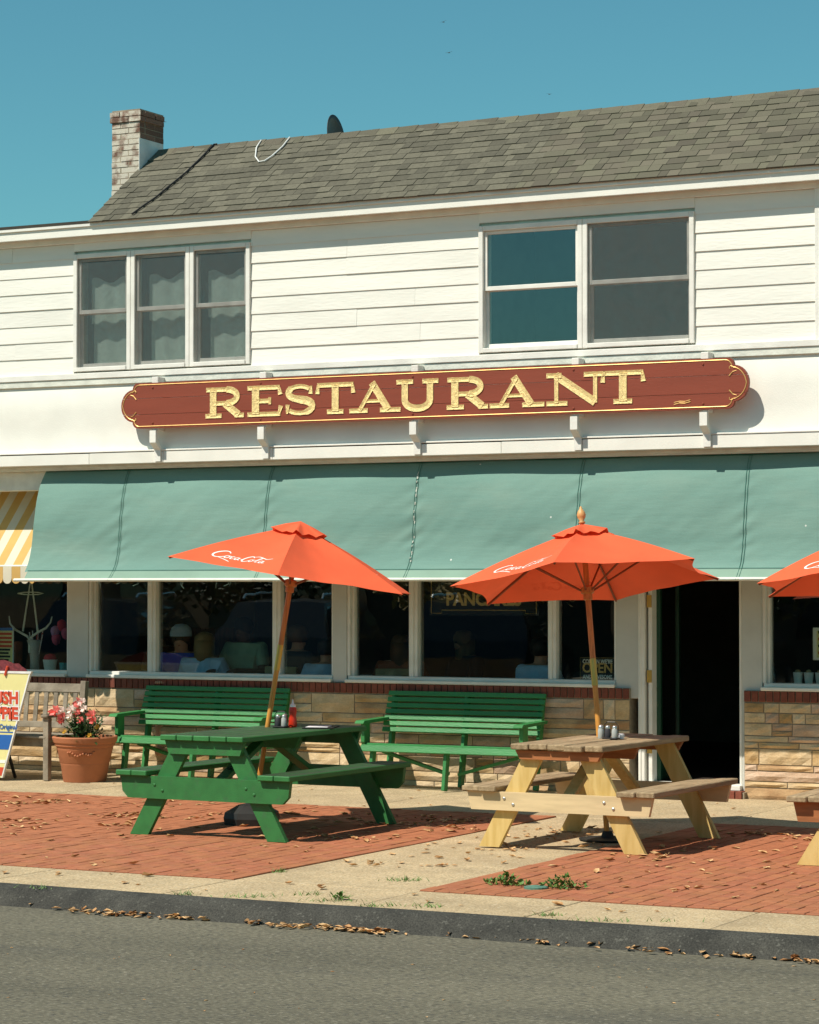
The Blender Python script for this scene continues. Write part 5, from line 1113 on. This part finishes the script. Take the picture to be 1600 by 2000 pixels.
T_ = thing('facing_shop', 'low brown shop building across the street behind the parked cars, widened and darkened to block bright pane reflections', 'building', None, (-14, -36, -.14)); MB().box(-26, 30, -4, 4, 0, 4.6).build('wall', 'shop_wall', T_); MB().box(-26.4, 30.4, -4.4, 4.4, 4.601, 5.0).build('roof', 'dark_roof', T_)  # out of view; made long and dark-walled to block bright reflections in the panes
for k in range(12): MB().box(-24 + k * 4.4, -21.5 + k * 4.4, 4.001, 4.06, .9, 2.6).build('window', 'car_glass', T_)
text_mesh('VAPES', 1.0, 'white_print', 'lettering', (4.0, 4.07, 3.2), Matrix.Rotation(R(180), 4, 'Z') @ FRONT, T_, .02)
def bush(label, x, y, s, h, mm, n=3200):
    T_ = thing('roadside_tree', label, 'tree', 'trees across the street', (x, y, -.14)); r_ = random.Random(int(x * 7)); m = MB()
    MB().tube([(0, 0, 0), (.1, 0, h * .4), (0, .1, h * .8)], [.18, .12, .05], 8).build('trunk', 'bark', T_)
    for k in range(n):
        d = Vector((r_.gauss(0, 1), r_.gauss(0, 1), r_.gauss(0, 1))).normalized() * r_.uniform(.55, 1.0); c = Vector((d.x * s, d.y * s, h * .62 + d.z * h * .38)); a = Vector((r_.uniform(-1, 1), r_.uniform(-1, 1), r_.uniform(-1, 1))).normalized() * .13; b = a.cross(Vector((.3, .2, 1))).normalized() * .09
        m.add([c - a, c + b, c + a, c - b], [(0, 1, 2, 3)])
    m.build('crown', mm, T_)
for x, y, s, h, mm, lab in ((-5.5, -24, 2.6, 5.5, 'hedge', 'dark leafy tree across the street behind the parked cars'), (-11, -24, 2.8, 5.0, 'grass_dry', 'straw-coloured tree across the street beside the dark one'), (-16, -23, 2.8, 5.5, 'hedge', 'dark leafy tree across the street, farthest from the corner'), (.5, -26, 2.6, 5.0, 'hedge', 'dark leafy tree across the street, nearest the camera side')):
    bush(lab, x, y, s, h, mm)

# ================================================================== LITTER, WEEDS, SMALL GROUND THINGS
rl = random.Random(21)
def leaf(m, x, y, z, s):
    a = rl.uniform(0, 6.28); c, s_ = math.cos(a), math.sin(a); cu = rl.uniform(.25, .9) * s; wv = rl.uniform(.3, .55)
    P = [(-1, 0, .1), (-.35, wv, .55), (.4, wv * .8, .35), (1, 0, rl.uniform(.0, .7)), (.35, -wv, rl.uniform(.3, .8)), (-.4, -wv * .9, .45), (0, 0, .0)]
    m.add([(x + (p[0] * c - p[1] * s_) * s, y + (p[0] * s_ + p[1] * c) * s, z + .001 + p[2] * cu) for p in P], [(0, 1, 6), (1, 2, 6), (2, 3, 6), (3, 4, 6), (4, 5, 6), (5, 0, 6)])
m = MB()
def scatter(n, x0, x1, y0, y1, z=.009, smin=.018, smax=.048, clump=0):
    cs = [(rl.uniform(x0, x1), rl.uniform(y0, y1)) for _ in range(max(1, clump))]
    for _ in range(n):
        if clump and rl.random() < .7: c = rl.choice(cs); x, y = c[0] + rl.gauss(0, .16), c[1] + rl.gauss(0, .12)
        else: x, y = rl.uniform(x0, x1), rl.uniform(y0, y1)
        if x0 - .3 < x < x1 + .3 and y0 - .2 < y < y1 + .2: leaf(m, x, y, z, rl.uniform(smin, smax))
scatter(230, -2.5, .6, -5.4, -2.6, clump=12); scatter(170, .6, 2.5, -5.0, -3.0, clump=9); scatter(45, -1.5, 2.5, -7.2, -5.3); scatter(110, 2.7, 3.9, -6.2, -3.2, .003, clump=6)
scatter(210, 4.2, 6.2, -5.2, -3.0, clump=8); scatter(45, 4.0, 6.6, -7.2, -5.2); scatter(45, -3, 4, -2.3, -.3, .003, .012, .025); scatter(30, -2, 6, -8.0, -7.4, .003)
o = m.build('leaf_litter', 'dead_leaf'); o['kind'] = 'stuff'; o['label'] = 'dry brown leaves scattered over the brick pavement'
m = MB()
for (px0, px1, py0, py1, n) in ((140, 380, 1783, 1796, 90), (480, 545, 1806, 1812, 18), (550, 600, 1808, 1815, 22), (610, 755, 1812, 1826, 70), (890, 1060, 1826, 1842, 80), (1060, 1320, 1842, 1862, 45), (1430, 1470, 1868, 1876, 12), (1530, 1600, 1874, 1884, 24), (0, 1600, 1768, 1884, 60)):
    for _ in range(n):
        t = rl.random(); px = px0 + t * (px1 - px0); p = gnd(px, py0 + t * (py1 - py0) + rl.gauss(0, 1.6), -.105); leaf(m, p.x, p.y + rl.uniform(-.03, .05), -.106 + rl.uniform(0, .02), rl.uniform(.016, .04))
for _ in range(35): p = gnd(rl.uniform(0, 1600), rl.uniform(1850, 1990), -.105); leaf(m, p.x, p.y, -.106, rl.uniform(.006, .016))
o = m.build('leaf_drift', 'dead_leaf'); o['kind'] = 'stuff'; o['label'] = 'drift of dry leaves lying in the gutter along the kerb'
def weed(px, py, s, label, n=170):
    p = gnd(px, py); T_ = thing('weed_clump', label, 'weed', 'weeds in the pavement', (p.x, p.y, .004)); m = MB()
    for k in range(n):
        a = rl.uniform(0, 6.28); r0 = rl.uniform(0, s); c = Vector((r0 * math.cos(a) * 1.3, r0 * math.sin(a) * .7, rl.uniform(.0, s * .55) * (1.2 - r0 / s))); d = Vector((rl.uniform(-1, 1), rl.uniform(-1, 1), rl.uniform(.1, 1))).normalized() * rl.uniform(.02, .045); e = d.cross(Vector((.1, .2, 1))).normalized() * .011
        m.add([c, c + d * .5 + e, c + d, c + d * .5 - e], [(0, 1, 2, 3)])
    m.build('leaves', 'weed', T_)
    m = MB()
    for k in range(9): a = k * .7; m.tube([(0, 0, 0), (math.cos(a) * s * .5, math.sin(a) * s * .4, s * .4)], .002, 4)
    m.build('stems', 'weed', T_)
weed(990, 1731, .12, 'green weed clump in the brick pavement left of the small green lid'); weed(1098, 1737, .13, 'green weed clump in the brick pavement right of the small green lid'); weed(665, 1757, .055, 'small green weed at the kerb edge of the pavement', 40)
m = MB()
for (px, py, w_, n) in ((80, 1735, 40, 22), (360, 1748, 26, 40), (590, 1748, 40, 26), (545, 1703, 14, 36), (785, 1720, 40, 60), (740, 1770, 40, 40), (840, 1772, 30, 30), (1068, 1788, 26, 40), (480, 1752, 60, 40), (1200, 1800, 160, 40), (650, 1760, 60, 40)):
    for k in range(n):
        p = gnd(px + rl.gauss(0, w_ * .5), py + rl.gauss(0, 1.2)); d = Vector((rl.uniform(-.04, .04), rl.uniform(-.04, .04), rl.uniform(.008, .035))); e = Vector((.003, .001, 0)); m.add([p - e, p + e, p + d], [(0, 1, 2)])
o = m.build('crack_grass', 'weed'); o['kind'] = 'stuff'; o['label'] = 'thin grass growing in the pavement cracks'
p = gnd(1047, 1738); tag(MB().lathe([(.075, 0), (.075, .012), (.068, .014)], (p.x, p.y, .008), 20).build('valve_cover', 'lid_green'), 'small green utility lid between two weed clumps in the bricks', 'lid')
